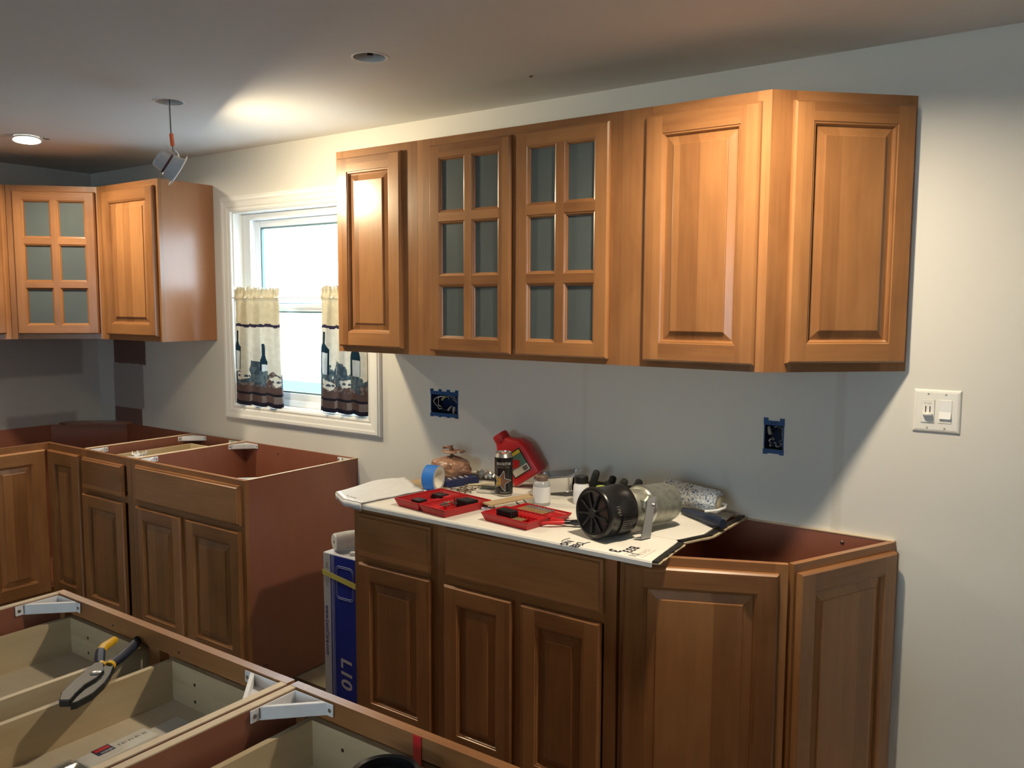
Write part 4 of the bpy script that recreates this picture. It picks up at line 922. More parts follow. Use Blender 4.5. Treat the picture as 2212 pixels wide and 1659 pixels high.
def can():
    r = thing('drink_can', 'tall black drink can with a star, standing behind the bit cases', 'can', (3.138, -0.240, SZ)); R = 0.033
    m = MB(); m.lathe([(R, 0.008), (R, 0.140)], 48, 0, False, False); m.build('body', 'can_black', r, True)
    m = MB(); m.lathe([(0.0, 0.006), (0.022, 0.004), (0.026, 0.0), (R, 0.008)], 48, 0, False, False); m.build('metal_base', 'alu', r, True); m = MB(); m.lathe([(R, 0.140), (0.0275, 0.152), (0.0285, 0.155), (0.0285, 0.157), (0.0265, 0.157), (0.026, 0.152), (0.0, 0.152)], 48, 0, False, False); m.build('metal_top', 'alu', r, True)
    m = MB(); m.box(-0.004, 0.014, -0.007, 0.007, 0.1525, 0.1545); m.build('pull_tab', 'orange_clip', r, rot=(0, 0, -0.9), bevel=0.001)
    th = math.atan2(-2.40, 1.73)
    t = text('ROCKSTAR', 0.0135, 'print_grey', r, Matrix.Identity(4), align='CENTER', depth=0.0001, sx=0.80, bold=0.0003); wrap(t, R, th, 0.114)
    t = text('ENERGY DRINK', 0.0075, 'print_dim', r, Matrix.Identity(4), align='CENTER', depth=0.0001, sx=0.9); wrap(t, R, th, 0.104)
    t = text('DOUBLE STRENGTH', 0.004, 'print_grey', r, Matrix.Identity(4), align='CENTER', depth=0.0001); wrap(t, R, th+0.15, 0.014)
    def star(Ro, Ri, k): return [((Ro if i % 2 == 0 else Ri)*math.cos(PI/2+i*PI/5), (Ro if i % 2 == 0 else Ri)*math.sin(PI/2+i*PI/5)) for i in range(10)]
    def starmesh(nm, mats, Ro, Ri, lift, split=False):
        # fan of small triangles so that the star follows the can
        pts = star(Ro, Ri, 0); mm = MB(); N = 8
        for i in range(10):
            a, c = Vector(pts[i]), Vector(pts[(i+1) % 10])
            for q in range(N):
                for s in range(N-q):
                    def W(ii, jj):
                        p = a*(ii/N)+c*(jj/N); p = Matrix.Rotation(-0.25, 2) @ p; return p
                    tri = [W(q, s), W(q+1, s), W(q, s+1)]; tris = [tri]
                    if s < N-q-1: tris.append([W(q+1, s), W(q+1, s+1), W(q, s+1)])
                    for t3 in tris:
                        mi = 0 if not split or sum(p.x for p in t3) > -0.004 else 1
                        mm.add([((R+lift)*math.cos(th-0.28+p.x/R), (R+lift)*math.sin(th-0.28+p.x/R), 0.056+p.y) for p in t3], [(0, 1, 2)], mi)
        mm.build(nm, mats, r)
    starmesh('star_outline', ['print_white'], 0.040, 0.0166, 0.0003); starmesh('star_ring', ['can_black'], 0.0375, 0.0152, 0.0005); starmesh('star', ['star_brown', 'gold'], 0.031, 0.0125, 0.0007, True)
can()
def rrect(hx, hy, q, n=6):
    pts = []
    for sx, sy, a0 in ((1, 1, 0), (-1, 1, PI/2), (-1, -1, PI), (1, -1, 1.5*PI)):
        for k in range(n): a = a0+k*(PI/2)/(n-1); pts.append((sx*(hx-q)+q*math.cos(a), sy*(hy-q)+q*math.sin(a)))
    return pts
def jug():
    r = thing('red_jug', 'red plastic jug leaning over behind the black drink can', 'jug', (3.092, -0.088, SZ), rot=(0.0, math.radians(-34), math.radians(14)))
    r.scale = (1.12, 1.1, 1.12)
    m = MB(); loops = []
    for z, hx, hy, q, ox in ((0.0, 0.052, 0.030, 0.014, 0), (0.006, 0.058, 0.036, 0.016, 0), (0.10, 0.058, 0.036, 0.016, 0), (0.125, 0.050, 0.032, 0.016, -0.004), (0.142, 0.034, 0.026, 0.016, -0.012), (0.155, 0.026, 0.023, 0.016, -0.016)):
        loops.append([(0.058+ox+x, y, z) for x, y in rrect(hx, hy, q)])
    m.rings(loops, 0, True, True); m.build('body', 'red', r, True)
    m = MB(); m.T = Matrix.Translation((0.042, 0, 0.153)); m.lathe([(0.026, 0.0), (0.027, 0.004), (0.027, 0.022), (0.024, 0.028)], 28); m.build('cap', 'red_case', r, True)
    m = MB(); m.box(0.022, 0.092, -0.0368, -0.0362, 0.022, 0.104); l = m.build('label', 'label_dark', r)
    m = MB(); m.box(0.026, 0.088, -0.0374, -0.0368, 0.026, 0.048); m.build('label_print', 'label_cream', l)
    m = MB(); m.box(0.026, 0.088, -0.0374, -0.0368, 0.0485, 0.088); m.build('label_print', 'label_green', l)
    m = MB(); m.box(0.026, 0.088, -0.0374, -0.0368, 0.089, 0.100); m.build('label_print', 'label_yellow', l)
    m = MB(); m.add([(0.034, -0.0377, 0.052), (0.058, -0.0377, 0.050), (0.070, -0.0377, 0.066), (0.052, -0.0377, 0.082), (0.036, -0.0377, 0.074)], [(0, 1, 2, 3, 4)]); m.build('label_print', 'red', l)
    for k in range(9): m = MB(); m.box(0.066+k*0.002, 0.0672+k*0.002, -0.0377, -0.0374, 0.029, 0.044); m.build('barcode_bar', 'ink', l)
jug()
def foil_pan():
    r = thing('foil_pan', 'small silver foil loaf pan tilted behind the glass jar', 'pan', (3.300, -0.115, SZ+0.014), rot=(math.radians(5), math.radians(-9), math.radians(10)))
    m = MB(); loops = []
    for z, hx, hy, wv in ((0.001, 0.050, 0.028, 0), (0.0, 0.048, 0.026, 0), (0.030, 0.058, 0.034, 0.0016), (0.062, 0.070, 0.043, 0.0022), (0.0625, 0.080, 0.050, 0.001), (0.060, 0.083, 0.053, 0.001), (0.0645, 0.080, 0.050, 0.001), (0.0640, 0.069, 0.042, 0.0022), (0.003, 0.048, 0.026, 0)):
        pts = rrect(hx, hy, 0.016, 14); loops.append([(x*(1+wv*14*math.sin(i*2.4)), y*(1+wv*14*math.sin(i*2.4)), z) for i, (x, y) in enumerate(pts)])
    m.rings(loops, 0, True, True); m.build('pan', 'foil', r, True, angle=25)
foil_pan()
def jar():
    r = thing('glass_jar', 'clear glass jar with a worn metal cap beside the foil pan', 'jar', (3.327, -0.280, SZ)); r.scale = (1.12, 1.12, 1.12)
    m = MB(); m.lathe([(0.024, 0.0), (0.0265, 0.003), (0.0265, 0.062), (0.022, 0.072), (0.017, 0.075)], 32); m.build('glass', 'jar_glass', r, True)
    m = MB(); m.lathe([(0.0270, 0.010), (0.0270, 0.058)], 32, 0, False, False); m.build('label', 'jar_white', r, True)
    m = MB(); m.lathe([(0.018, 0.073), (0.018, 0.088), (0.016, 0.090)], 24); m.build('cap', 'rust_metal', r, True)
jar()
def bottle():
    r = thing('pill_bottle', 'white plastic bottle with a black lid behind the black drum', 'bottle', (3.430, -0.190, SZ)); r.scale = (1.08, 1.08, 1.15)
    m = MB(); m.lathe([(0.023, 0.0), (0.025, 0.003), (0.025, 0.056), (0.020, 0.063), (0.019, 0.066)], 32); m.build('body', 'jar_white', r, True)
    m = MB(); m.lathe([(0.0253, 0.012), (0.0253, 0.044)], 32, 0, False, False); m.build('label', 'plastic_white', r, True)
    m = MB(); m.lathe([(0.022, 0.064), (0.022, 0.082), (0.019, 0.085)], 24); m.build('lid', 'black_plastic', r, True)
bottle()
def tray(m, x0, x1, y0, y1, h, t=0.004, slope=0.010):
    """open tray: walls slope inwards to the base"""
    def lp(d, z): return [(x0+d, y0+d, z), (x1-d, y0+d, z), (x1-d, y1-d, z), (x0+d, y1-d, z)]
    m.rings([lp(slope, 0), lp(0, h-0.004), lp(0, h), lp(t, h), lp(t, h-0.005), lp(slope+t, 0.003)], 0, True, True)
def case1():
    r = thing('bit_case', 'open red bit case with hinge down the middle, beside the blue tape', 'tool case', (3.075, -0.505, SZ), -0.15, 'open red tool cases')
    m = MB(); tray(m, -0.128, -0.002, -0.105, 0.105, 0.028); a = m.build('case_half', 'red_case', r, bevel=0.0015)
    m = MB(); tray(m, 0.002, 0.128, -0.105, 0.105, 0.028); c = m.build('case_half', 'red_case', r, bevel=0.0015)
    for y in (-0.07, 0.07): m = MB(); m.tube([(0, y-0.02, 0.026), (0, y+0.02, 0.026)], 0.004, 8); m.build('hinge', 'red_case', r)
    for (x0, x1, y0, y1) in ((-0.100, -0.055, -0.055, -0.02), (-0.112, -0.06, 0.045, 0.085)):
        m = MB(); m.box(x0, x1, y0, y1, 0.004, 0.020); m.build('bit_holder', 'black_plastic', a, bevel=0.003)
    for k in range(3): m = MB(); m.box(-0.045, -0.012, -0.06+k*0.05, -0.03+k*0.05, 0.004, 0.016+0.003*k); m.build('insert', 'red', a, bevel=0.002)
    m = MB(); m.box(0.060, 0.118, 0.005, 0.055, 0.004, 0.036); m.build('bit_holder', 'black_plastic', c, bevel=0.004)
    m = MB(); m.box(0.014, 0.060, -0.09, -0.03, 0.004, 0.018); m.build('insert', 'red', c, bevel=0.002)
    for k in range(6): m = MB(); m.T = Matrix.Translation((0.030+0.007*k, 0.030+0.004*k, 0.004)) @ Matrix.Rotation(0.1, 4, 'X'); m.lathe([(0.0024, 0.0), (0.0024, 0.026), (0.001, 0.030)], 6); m.build('bit', 'steel_dark', c)
    for k in range(9): m = MB(); x, y = 0.022+0.07*random.random(), -0.05+0.06*random.random(); a_ = random.random()*3; m.tube([(x, y, 0.020), (x+0.018*math.cos(a_), y+0.018*math.sin(a_), 0.022)], 0.0026, 6); m.build('bit', 'rust_metal' if k % 2 else 'steel_dark', c)
case1()
def case2():
    r = thing('drill_case', 'open red drill case with rows of bits, in front of the glass jar', 'tool case', (3.400, -0.470, SZ), -0.13, 'open red tool cases')
    m = MB(); tray(m, -0.098, 0.098, -0.115, -0.002, 0.028); a = m.build('case_half', 'red_case', r, bevel=0.0015)
    m = MB(); tray(m, -0.098, 0.098, 0.002, 0.100, 0.020); c = m.build('case_half', 'red_case', r, bevel=0.0015)
    for x in (-0.06, 0.06): m = MB(); m.tube([(x-0.02, 0, 0.022), (x+0.02, 0, 0.022)], 0.004, 8); m.build('hinge', 'red_case', r)
    m = MB(); m.box(-0.060, 0.004, -0.085, -0.050, 0.004, 0.038); m.build('bit_holder', 'black_plastic', a, bevel=0.003)
    for k in range(10): m = MB(); m.box(-0.080+k*0.0165, -0.071+k*0.0165, -0.040, -0.010, 0.004, 0.022); m.build('rib', 'red', a)
    for k in range(5): m = MB(); m.tube([(0.012+k*0.008, -0.095, 0.018), (0.012+k*0.008, -0.060, 0.018)], 0.0025, 6); m.build('bit', 'brass', a)
    for row, mt in ((0, 'brass'), (1, 'brass'), (2, 'steel')):
        for k in range(9): m = MB(); x = -0.075+k*0.0125; y = 0.020+row*0.026; m.tube([(x, y, 0.014), (x+0.004, y+0.020, 0.016)], 0.0028, 6); m.build('bit', mt, c)
    for k in range(7): m = MB(); m.box(0.042+k*0.0075, 0.046+k*0.0075, 0.018, 0.085, 0.003, 0.014); m.build('rib', 'red', c)
case2()
m = MB(); m.prism([(-0.024, -0.10), (0.024, -0.10), (0.026, 0.10), (-0.022, 0.10)], 0, 0.005); tag(m.build('wood_strip', 'card_tan', None, loc=(3.262, -0.372, SZ+0.0225), rot=(math.radians(1), 0, -0.30)), 'flat tan strip lying between the two red cases', 'strip')
def clamp():
    r = thing('spring_clamp', 'small grey clamp with dark loops under the tan strip', 'clamp', (3.232, -0.452, SZ))
    m = MB(); m.T = Matrix.Rotation(PI/2, 4, 'X'); m.tube([(0.022*math.cos(a), 0.011+0.010*math.sin(a), 0) for a in [k*PI/8 for k in range(17)]], 0.0022, 6); m.build('loop', 'steel_dark', r)
    m = MB(); m.box(-0.026, 0.03, -0.012, 0.012, 0.0, 0.010); m.build('body', 'can_metal', r, bevel=0.003)
    m = MB(); m.tube([(0.03, 0, 0.006), (0.05, 0.02, 0.010), (0.055, 0.05, 0.006)], 0.004, 7); m.build('arm', 'wire_grey', r)
    m = MB(); m.tube([(0.045+0.02*math.cos(a), 0.12, 0.011+0.010*math.sin(a)) for a in [k*PI/8 for k in range(17)]], 0.0022, 6); m.build('loop', 'steel_dark', r)
clamp()
def bag():
    r = thing('tied_bag', 'tied brown plastic bag lying behind the blue tape roll', 'bag', (2.800, -0.125, SZ+0.003)); r.scale = (1, 1, 1.2)
    m = MB(); loops = []; n = 60; rows = 30
    for j in range(rows+1):
        t = j/rows; L = []; q = 2*t-1
        rad = max(0.05, (1-abs(q)**2.6))**0.5
        if t > 0.80: rad = max(0.10, rad*(1-(t-0.80)*2.2))
        for i in range(n):
            a = 2*PI*i/n; ca, sa = math.cos(a), math.sin(a)
            cr = 1+0.16*mnoise.noise((ca*2.2, sa*2.2, t*2.5))+0.11*abs(mnoise.noise((ca*5, sa*5, t*6)))+0.05*mnoise.noise((ca*13, sa*13, t*14))
            L.append((0.086*rad*cr*ca, 0.055*rad*cr*sa, 0.070*t+0.006*mnoise.noise((ca*3, sa*3, 7))*t))
        loops.append(L)
    m.rings(loops, 0, True, True); m.build('bag_body', 'bag_brown', r, True, angle=22)
    m = MB(); m.T = Matrix.Translation((0.004, 0, 0.070)); m.lathe([(0.008, -0.004), (0.011, 0.001), (0.007, 0.006)], 14); m.build('knot', 'rust_metal', r, True)
    for k, (a, l) in enumerate(((0.2, 0.050), (2.7, 0.040), (4.2, 0.034), (5.3, 0.040), (1.6, 0.034))):
        m = MB(); V = []
        for i in range(9):
            t = i/8
            for sgn in (-1, 0, 1): V.append((0.004+math.cos(a)*l*t-math.sin(a)*sgn*(0.003+0.020*t), math.sin(a)*l*t+math.cos(a)*sgn*(0.003+0.020*t), 0.074+0.018*math.sin(PI*t*0.8)*(1 if k != 1 else 1.6)+0.003*abs(sgn)*math.sin(9*t)))
        m.v = V; m.f = [(i*3+c, i*3+c+1, i*3+c+4, i*3+c+3) for i in range(8) for c in (0, 1)]; m.m = [0]*len(m.f)
        o = m.build('bag_ear', 'bag_brown', r, True); o.modifiers.new('t', 'SOLIDIFY').thickness = 0.001
bag()
def navybox():
    r = thing('navy_box', 'flat dark navy box with pale print in front of the brown bag', 'box', (2.905, -0.205, SZ), 1.30)
    m = MB(); m.box(-0.078, 0.078, -0.022, 0.036, 0, 0.026); m.build('box_body', 'navy', r, bevel=0.002)
    for k, w_ in enumerate((0.010, 0.006, 0.012, 0.008)):
        m = MB(); x = -0.045+k*0.026; m.prism([(x, -0.004), (x+w_, -0.004), (x+w_+0.008, 0.028), (x+0.008, 0.028)], 0.0261, 0.0265); m.build('print_mark', 'print_grey', r)
navybox()
# loose screws
rnd = random.Random(5); sm = None
for k in range(16):
    if sm is None:
        m = MB(); m.T = Matrix.Rotation(PI/2, 4, 'Y'); m.lathe([(0.0005, 0.0), (0.0018, 0.006), (0.0018, 0.030), (0.0045, 0.034), (0.0045, 0.035)], 8); o = m.build('screw', 'rust_metal', None, True); sm = o
    else: o = sm.copy(); col.objects.link(o)
    o.location = (2.985+rnd.uniform(-0.028, 0.028), -0.262+rnd.uniform(-0.02, 0.02), SZ+0.003+0.004*(k % 3)); o.rotation_euler = (rnd.uniform(0, 6), rnd.uniform(-0.10, 0.10), rnd.uniform(0, 6))
    tag(o, 'loose brown screw in the small heap left of the black can', 'screw', 'loose screws on the cardboard')
def packet():
    r = thing('screw_packet', 'small plastic packet with dark hardware beside the black can', 'packet', (3.065, -0.235, SZ), 0.35)
    m = MB(); m.box(-0.036, 0.036, -0.030, 0.030, 0.0, 0.010); m.build('bag_film', 'film', r, bevel=0.004)
    m = MB(); m.box(-0.030, 0.034, -0.008, 0.026, 0.0105, 0.016); m.build('dark_contents', 'steel_dark', r, bevel=0.003)
packet()
m = MB(); m.box(-0.085, 0.085, -0.012, 0.012, 0, 0.003); tag(m.build('paint_stirrer', 'cream', None, loc=(3.010, -0.150, SZ+0.0075), rot=(0, math.radians(-4), 0.55)), 'pale wooden stir stick near the wall behind the can', 'stick')
def drum():
    P0, P1 = Vector((3.685, -0.560, SZ+0.0795)), Vector((3.785, -0.245, SZ+0.069)); ax = (P1-P0).normalized()
    r = thing('drum_motor', 'black drum and galvanised metal motor lying on the cardboard', 'motor', (P0.x, P0.y, SZ)); O = Vector((P0.x, P0.y, SZ))
    Mx = along(P0-O, P1-O, 0.6); R = 0.076
    m = MB(); m.T = Mx; m.lathe([(0.0, 0.004), (0.060, 0.004), (0.066, 0.0), (0.072, 0.001), (R, 0.006), (R, 0.012), (R-0.002, 0.015), (R-0.002, 0.088), (R, 0.092), (R, 0.112), (0.066, 0.122), (0.050, 0.124)], 56, 0, False, True); d = m.build('drum', 'black_plastic', r, True)
    for k in range(9):
        m = MB(); m.T = Mx @ Matrix.Rotation(2*PI*k/9, 4, 'Z'); m.box(0.012, 0.058, -0.0025, 0.0025, -0.001, 0.0045); m.build('fin', 'black_matte', d)
    m = MB(); m.T = Mx; m.lathe([(0.013, -0.003), (0.016, 0.004)], 20); m.build('hub', 'black_matte', d, True)
    for k in range(10):
        m = MB(); m.T = Mx @ Matrix.Rotation(-0.9+0.09*k, 4, 'Z'); m.box(R-0.003, R+0.002, -0.0025, 0.0025, 0.050, 0.085); m.build('vent_rib', 'black_plastic', d)
    m = MB(); m.T = Mx; m.lathe([(0.052, 0.122), (0.054, 0.125), (0.054, 0.185), (0.061, 0.190), (0.063, 0.196), (0.063, 0.200), (0.061, 0.205), (0.061, 0.300), (0.056, 0.322), (0.044, 0.330)], 48); m.build('metal_body', 'galvanised', r, True)
    m = MB(); m.T = Mx; m.lathe([(0.0635, 0.193), (0.0645, 0.196), (0.0645, 0.203), (0.0635, 0.206)], 48, 0, False, False); m.build('band', 'steel', r, True)
    # mounting boss and bent strap on the near side
    side = Vector((ax.y, -ax.x, 0)); base_ = P0-O+ax*0.175
    c = base_+side*0.058+Vector((0, 0, 0.020))
    m = MB(); m.T = along(c-side*0.02, c+side*0.012); m.lathe([(0.028, 0.0), (0.028, 0.022), (0.024, 0.026)], 8); m.build('boss', 'galvanised', r)
    m = MB(); m.T = along(c+side*0.006, c+side*0.03); m.lathe([(0.009, 0), (0.009, 0.006), (0.005, 0.007), (0.005, 0.018)], 10); m.build('bolt', 'steel', r)
    top = c+side*0.010+Vector((0, 0, 0.024)); foot = base_+side*0.088-ax*0.045; foot.z = 0.004
    hw = ax*0.016; nrm = side*0.002
    L0 = [top-hw, top+hw, foot+hw*1.25, foot-hw*1.25]
    m = MB(); m.add([tuple(p) for p in L0]+[tuple(p+nrm) for p in L0], [(3, 2, 1, 0), (4, 5, 6, 7), (0, 1, 5, 4), (1, 2, 6, 5), (2, 3, 7, 6), (3, 0, 4, 7)])
    f2 = foot-side*0.022+Vector((0, 0, -0.002)); L1 = [foot-hw*1.25, foot+hw*1.25, f2+hw*1.25-ax*0.01, f2-hw*1.25-ax*0.01]
    up = Vector((0, 0, 0.002)); m.add([tuple(p) for p in L1]+[tuple(p+up) for p in L1], [(3, 2, 1, 0), (4, 5, 6, 7), (0, 1, 5, 4), (1, 2, 6, 5), (2, 3, 7, 6), (3, 0, 4, 7)])
    m.build('strap', 'steel', r)
    text('1761', 0.016, 'print_dim', d, Mx @ Matrix.Rotation(-1.35, 4, 'Z') @ Matrix(((0, 0, 1, R-0.0012), (1, 0, 0, 0), (0, 1, 0, 0.03), (0, 0, 0, 1))), depth=0.0006)
drum()
def nippers():
    r = thing('nippers', 'pliers with short red grips and black jaws left of the black drum', 'pliers', (3.545, -0.475, SZ), 0.45)
    for s in (-1, 1):
        m = MB(); m.tube([(-0.075, s*0.020, 0.012), (-0.040, s*0.016, 0.014), (-0.005, s*0.006, 0.014)], [0.004, 0.0065, 0.006], 10); m.build('grip', 'red', r, True)
        m = MB(); m.tube([(-0.005, s*0.006, 0.014), (0.03, -s*0.005, 0.014), (0.075, -s*0.004, 0.013)], [0.006, 0.008, 0.004], 10); m.build('jaw', 'black_plastic', r, True)
nippers()
def skin_obj(name, chains, mat, parent, sub=2):
    V = []; E = []; Rr = []
    for ch in chains:
        o0 = len(V)
        for k, (p, rad) in enumerate(ch):
            V.append(p); Rr.append(rad)
            if k: E.append((o0+k-1, o0+k))
    me = bpy.data.meshes.new(name); me.from_pydata(V, E, []); me.materials.append(MATS[mat])
    o = bpy.data.objects.new(name, me); col.objects.link(o); o.parent = parent
    bm = bmesh.new(); bm.from_mesh(me); bmesh.ops.remove_doubles(bm, verts=bm.verts, dist=0.0005); bm.to_mesh(me); bm.free()
    o.modifiers.new('skin', 'SKIN')
    lay = me.skin_vertices[0].data if len(me.skin_vertices) else None
    if lay is None:
        bm = bmesh.new(); bm.from_mesh(me); bm.verts.layers.skin.verify(); bm.to_mesh(me); bm.free(); lay = me.skin_vertices[0].data
    for i, v in enumerate(me.vertices):
        best = min(range(len(V)), key=lambda q: (Vector(V[q])-v.co).length); lay[i].radius = (Rr[best], Rr[best])
    lay[0].use_root = True
    s = o.modifiers.new('sub', 'SUBSURF'); s.levels = sub; s.render_levels = sub
    return o
def glove(label, loc, rotz, tilt, seed, cuff):
    r = thing('work_glove', label, 'glove', loc, rotz, 'black work gloves'); rn = random.Random(seed)
    ch = []; P = (0.050, 0, 0.026)
    ch.append([((0, 0, 0.024), 0.026), ((0.025, 0, 0.026), 0.029), (P, 0.029)])
    for k in range(4):
        y = -0.036+0.024*k; l = (0.046, 0.056, 0.052, 0.040)[k]; up = tilt[k]
        a = (0.072, y, 0.027); p1 = (a[0]+l*.5, y*1.1, a[2]+l*.5*up); p2 = (a[0]+l*(0.95-0.3*up), y*1.12, p1[2]+l*.5*up)
        ch.append([(P, 0.029), (a, 0.0145), (p1, 0.0140), (p2, 0.0130)])
    ch.append([((0.025, 0, 0.026), 0.029), ((0.036, -0.042, 0.030), 0.016), ((0.055, -0.055, 0.032+0.04*tilt[4]), 0.0145), ((0.068, -0.060, 0.036+0.07*tilt[4]), 0.0135)])
    skin_obj('glove_body', ch, 'glove', r)
    m = MB(); m.T = Matrix.Rotation(PI/2, 4, 'Y'); m.lathe([(0.030, -0.040), (0.034, -0.026), (0.031, 0.004)], 24, 0, False, False); m.v = [(x, y*1.15, max(0.002, z*0.62+0.024)) for x, y, z in m.v]; o = m.build('cuff', cuff, r, True); o.modifiers.new('t', 'SOLIDIFY').thickness = 0.002
glove('black work glove with a raised fingertip behind the white bottle', (3.395, -0.088, SZ+0.008), 0.05, (0.9, 1.0, 0.2, 0.1, 1.0), 2, 'glove')
glove('black work glove with lime cuff lying behind the motor body', (3.520, -0.165, SZ+0.024), 0.35, (0.2, 0.9, 0.7, 0.1, 0.7), 6, 'lime')
def roller():
    P0, P1 = Vector((3.690, -0.072, SZ+0.066)), Vector((3.890, -0.098, SZ+0.050)); r = thing('paint_roller', 'paint roller with shaggy blue and white sleeve beside the wall', 'paint roller', (P0.x, P0.y, SZ)); O = Vector((P0.x, P0.y, SZ)); Mx = along(P0-O, P1-O); L = (P1-P0).length
    m = MB(); loops = []; n = 96; rows = 110; rn = random.Random(3)
    for j in range(rows+1):
        z = L*j/rows; e = min(1, min(j, rows-j)/3)
        loops.append([((0.021+0.0150*(0.7+0.3*e)+rn.uniform(-0.0028, 0.0016))*math.cos(2*PI*i/n), (0.021+0.0150*(0.7+0.3*e)+rn.uniform(-0.0028, 0.0016))*math.sin(2*PI*i/n), z) for i in range(n)])
    m.T = Mx; m.rings(loops, 0, True, True); m.build('sleeve', 'nap', r)
    m = MB(); m.T = Mx; m.lathe([(0.020, L), (0.024, L+0.002), (0.024, L+0.008), (0.019, L+0.010)], 28); m.build('end_cap', 'cream', r, True)
    m = MB(); m.T = Mx; m.lathe([(0.0215, L+0.0035), (0.0255, L+0.0045), (0.0215, L+0.0055)], 28, 0, False, False); m.build('ring', 'gold', r, True)
    e = P1-O; ax = (P1-P0).normalized()
    h0, h1 = Vector((3.955, -0.235, SZ+0.022))-O, Vector((3.775, -0.118, SZ+0.012))-O
    m = MB(); m.tube([tuple(e+ax*0.008), tuple(e+ax*0.022), tuple(e+ax*0.026+Vector((0, -0.02, -0.006))), tuple(e+Vector((0.012, -0.055, -0.012))), tuple(e+Vector((-0.02, -0.075, -0.016)))], 0.0042, 8); m.build('wire_frame', 'jar_white', r, True)
    m = MB(); k = 10; m.tube([tuple(h0+(h1-h0)*i/k) for i in range(k+1)], [0.013, 0.0165, 0.017, 0.0165, 0.0155, 0.014, 0.0135, 0.013, 0.013, 0.0125, 0.011], 14); m.build('handle', 'grip_navy', r, True)
pmat('nap', (0.6, 0.62, 0.64), 0.9)
def napmat():
    m = MATS['nap']; nt = m.node_tree; b = nt.nodes['Principled BSDF']; tc = nt.nodes.new('ShaderNodeTexCoord'); n = nt.nodes.new('ShaderNodeTexNoise'); n.inputs['Scale'].default_value = 150; n.inputs['Detail'].default_value = 2
    cr = nt.nodes.new('ShaderNodeValToRGB'); cr.color_ramp.elements[0].position = 0.36; cr.color_ramp.elements[0].color = (0.14, 0.21, 0.38, 1); cr.color_ramp.elements[1].position = 0.50; cr.color_ramp.elements[1].color = (0.72, 0.74, 0.74, 1)
    nt.links.new(tc.outputs['Object'], n.inputs['Vector']); nt.links.new(n.outputs['Fac'], cr.inputs[0]); nt.links.new(cr.outputs[0], b.inputs['Base Color'])
napmat(); roller()

# ------------------------------------------------------------------ things in the island drawers and on the left cabinets
def pliers():
    r = thing('pliers', 'large pliers with yellow and navy grips lying across the island drawers', 'pliers', (3.285, -1.815, 0.8225))
    ax = Vector((0.125, -0.150, 0.0)).normalized(); ny = Vector((-ax.y, ax.x, 0))   # ny points right of the jaws
    W = lambda a, s, z: tuple(ax*a+ny*s+Vector((0, 0, z)))
    # grips run back towards the window, jaws towards the camera
    m = MB(); m.tube([W(-0.185, 0.020, 0.016), W(-0.13, 0.024, 0.018), W(-0.08, 0.018, 0.016), W(-0.045, 0.010, 0.014)], [0.0095, 0.0105, 0.0100, 0.0085], 12); m.build('grip', 'grip_navy', r, True)
    m = MB(); m.tube([W(-0.165, -0.026, 0.020), W(-0.12, -0.032, 0.022), W(-0.10, -0.030, 0.021)], [0.008, 0.0098, 0.0098], 12); g = m.build('grip', 'yellow', r, True)
    m = MB(); m.tube([W(-0.10, -0.030, 0.021), W(-0.07, -0.020, 0.018), W(-0.040, -0.008, 0.014)], [0.0100, 0.0100, 0.0085], 12); m.build('grip', 'grip_navy', r, True)
    for s in (0.011, -0.009): m = MB(); m.tube([W(-0.050, s, 0.0145), W(-0.042, s*0.9, 0.014)], [0.0098, 0.0092], 12); m.build('grip_collar', 'yellow', r, True)
    def slab(pts, z0, z1, nm):
        q = [ax*a+ny*s for a, s in pts]; mm = MB(); mm.prism([(p.x, p.y) for p in q], z0, z1); return mm.build(nm, 'plier_black', r, bevel=0.002)
    slab([(-0.045, 0.004), (-0.045, 0.018), (0.0, 0.028), (0.040, 0.032), (0.085, 0.028), (0.118, 0.014), (0.124, 0.004), (0.10, 0.003), (0.055, 0.006), (0.02, -0.004), (-0.01, -0.006)], 0.004, 0.018, 'jaw')
    slab([(-0.042, -0.018), (-0.042, -0.002), (-0.005, 0.014), (0.03, 0.014), (0.060, 0.004), (0.095, 0.002), (0.122, 0.003), (0.122, -0.016), (0.09, -0.026), (0.04, -0.026), (0.0, -0.022)], 0.010, 0.024, 'jaw')
    m = MB(); m.T = Matrix.Translation(Vector(W(0.010, 0.004, 0.0225))); m.lathe([(0.010, 0), (0.010, 0.003), (0.006, 0.005)], 18); m.build('pivot', 'steel', r, True)
pliers()
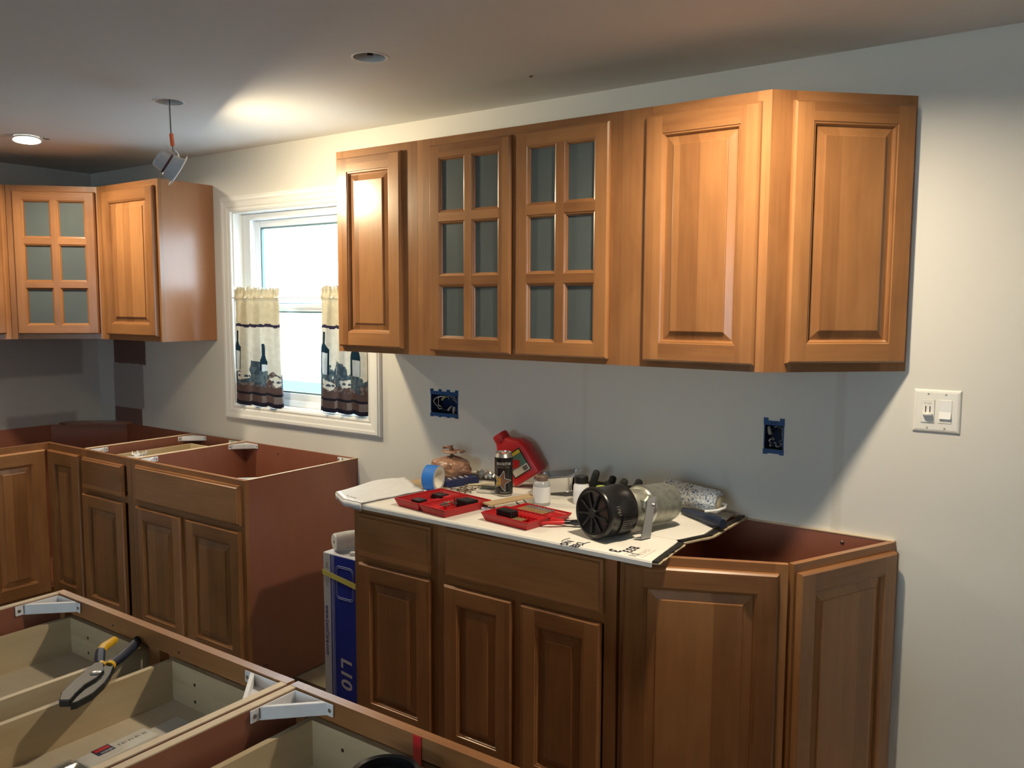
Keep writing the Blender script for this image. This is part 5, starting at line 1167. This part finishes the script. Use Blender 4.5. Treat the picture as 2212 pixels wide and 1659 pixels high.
def blade_pack():
    r = thing('blade_pack', 'clear blister pack with printed label in the island drawer', 'packet', (3.425, -1.825, 0.7375), -1.52)
    m = MB(); m.box(-0.115, 0.105, -0.028, 0.028, 0, 0.004); m.build('backing_card', 'pack_card', r)
    m = MB(); m.box(-0.040, 0.100, -0.024, 0.024, 0.0041, 0.0165); m.build('clear_tray', 'pack_card', r, bevel=0.004)
    m = MB(); m.box(0.0, 0.0, 0, 0, 0, 0) if False else None
    m = MB(); m.box(0.042, 0.098, -0.024, 0.024, 0.0166, 0.0172) if False else m.box(0.035, 0.068, -0.022, 0.004, 0.0166, 0.0170); l = m.build('label', 'navy', r)
    text('LENOX', 0.0085, 'print_white', l, Matrix.Translation((0.037, -0.004, 0.0171)), depth=0.0001, sx=0.85)
    m = MB(); m.box(0.037, 0.066, -0.019, -0.009, 0.0170, 0.0172); m.build('label_band', 'red', l)
    for k in range(5): t_ = text(('25', '10', '14', '18', '6')[k], 0.011, 'ink_grey', r, Matrix.Translation((-0.032+k*0.0135, -0.006, 0.0168)), depth=0.0001)
    m = MB(); m.box(0.104, 0.150, -0.026, 0.026, 0.0, 0.016); m.build('blade', 'steel_dark', r, bevel=0.004)
    m = MB(); m.box(0.102, 0.160, -0.030, 0.030, 0.0162, 0.0180); m.build('blister', 'blister', r, bevel=0.0008)
blade_pack()
def reel():
    r = thing('black_cup', 'black round cup standing in the near island drawer', 'cup', (4.022, -1.768, 0.7375))
    m = MB(); m.lathe([(0.044, 0.0), (0.050, 0.118), (0.0535, 0.122), (0.0535, 0.127), (0.050, 0.129), (0.046, 0.126), (0.040, 0.010), (0.0, 0.010)], 48, 0, True, False); m.build('cup_body', 'black_plastic', r, True)
    m = MB(); m.lathe([(0.046, 0.112), (0.030, 0.110), (0.0, 0.112)], 40, 0, False, False); m.build('inner_disc', 'black_matte', r, True)
reel()
m = MB(); m.box(-0.0085, 0.0085, -0.0012, -0.0002, -0.0500, -0.0005); tag(m.build('red_tape', 'red_tape', None, loc=(4.002, -1.6735, BH)), 'strip of red tape on the island front rail', 'tape')
crumpled('tissue', 'small white tissue scrap on the drawer of the narrow base cabinet', 'tissue', (1.19, -0.47, 0.836), 0.05, 0.05, 'jar_white', 12, 0.020, 0.3)
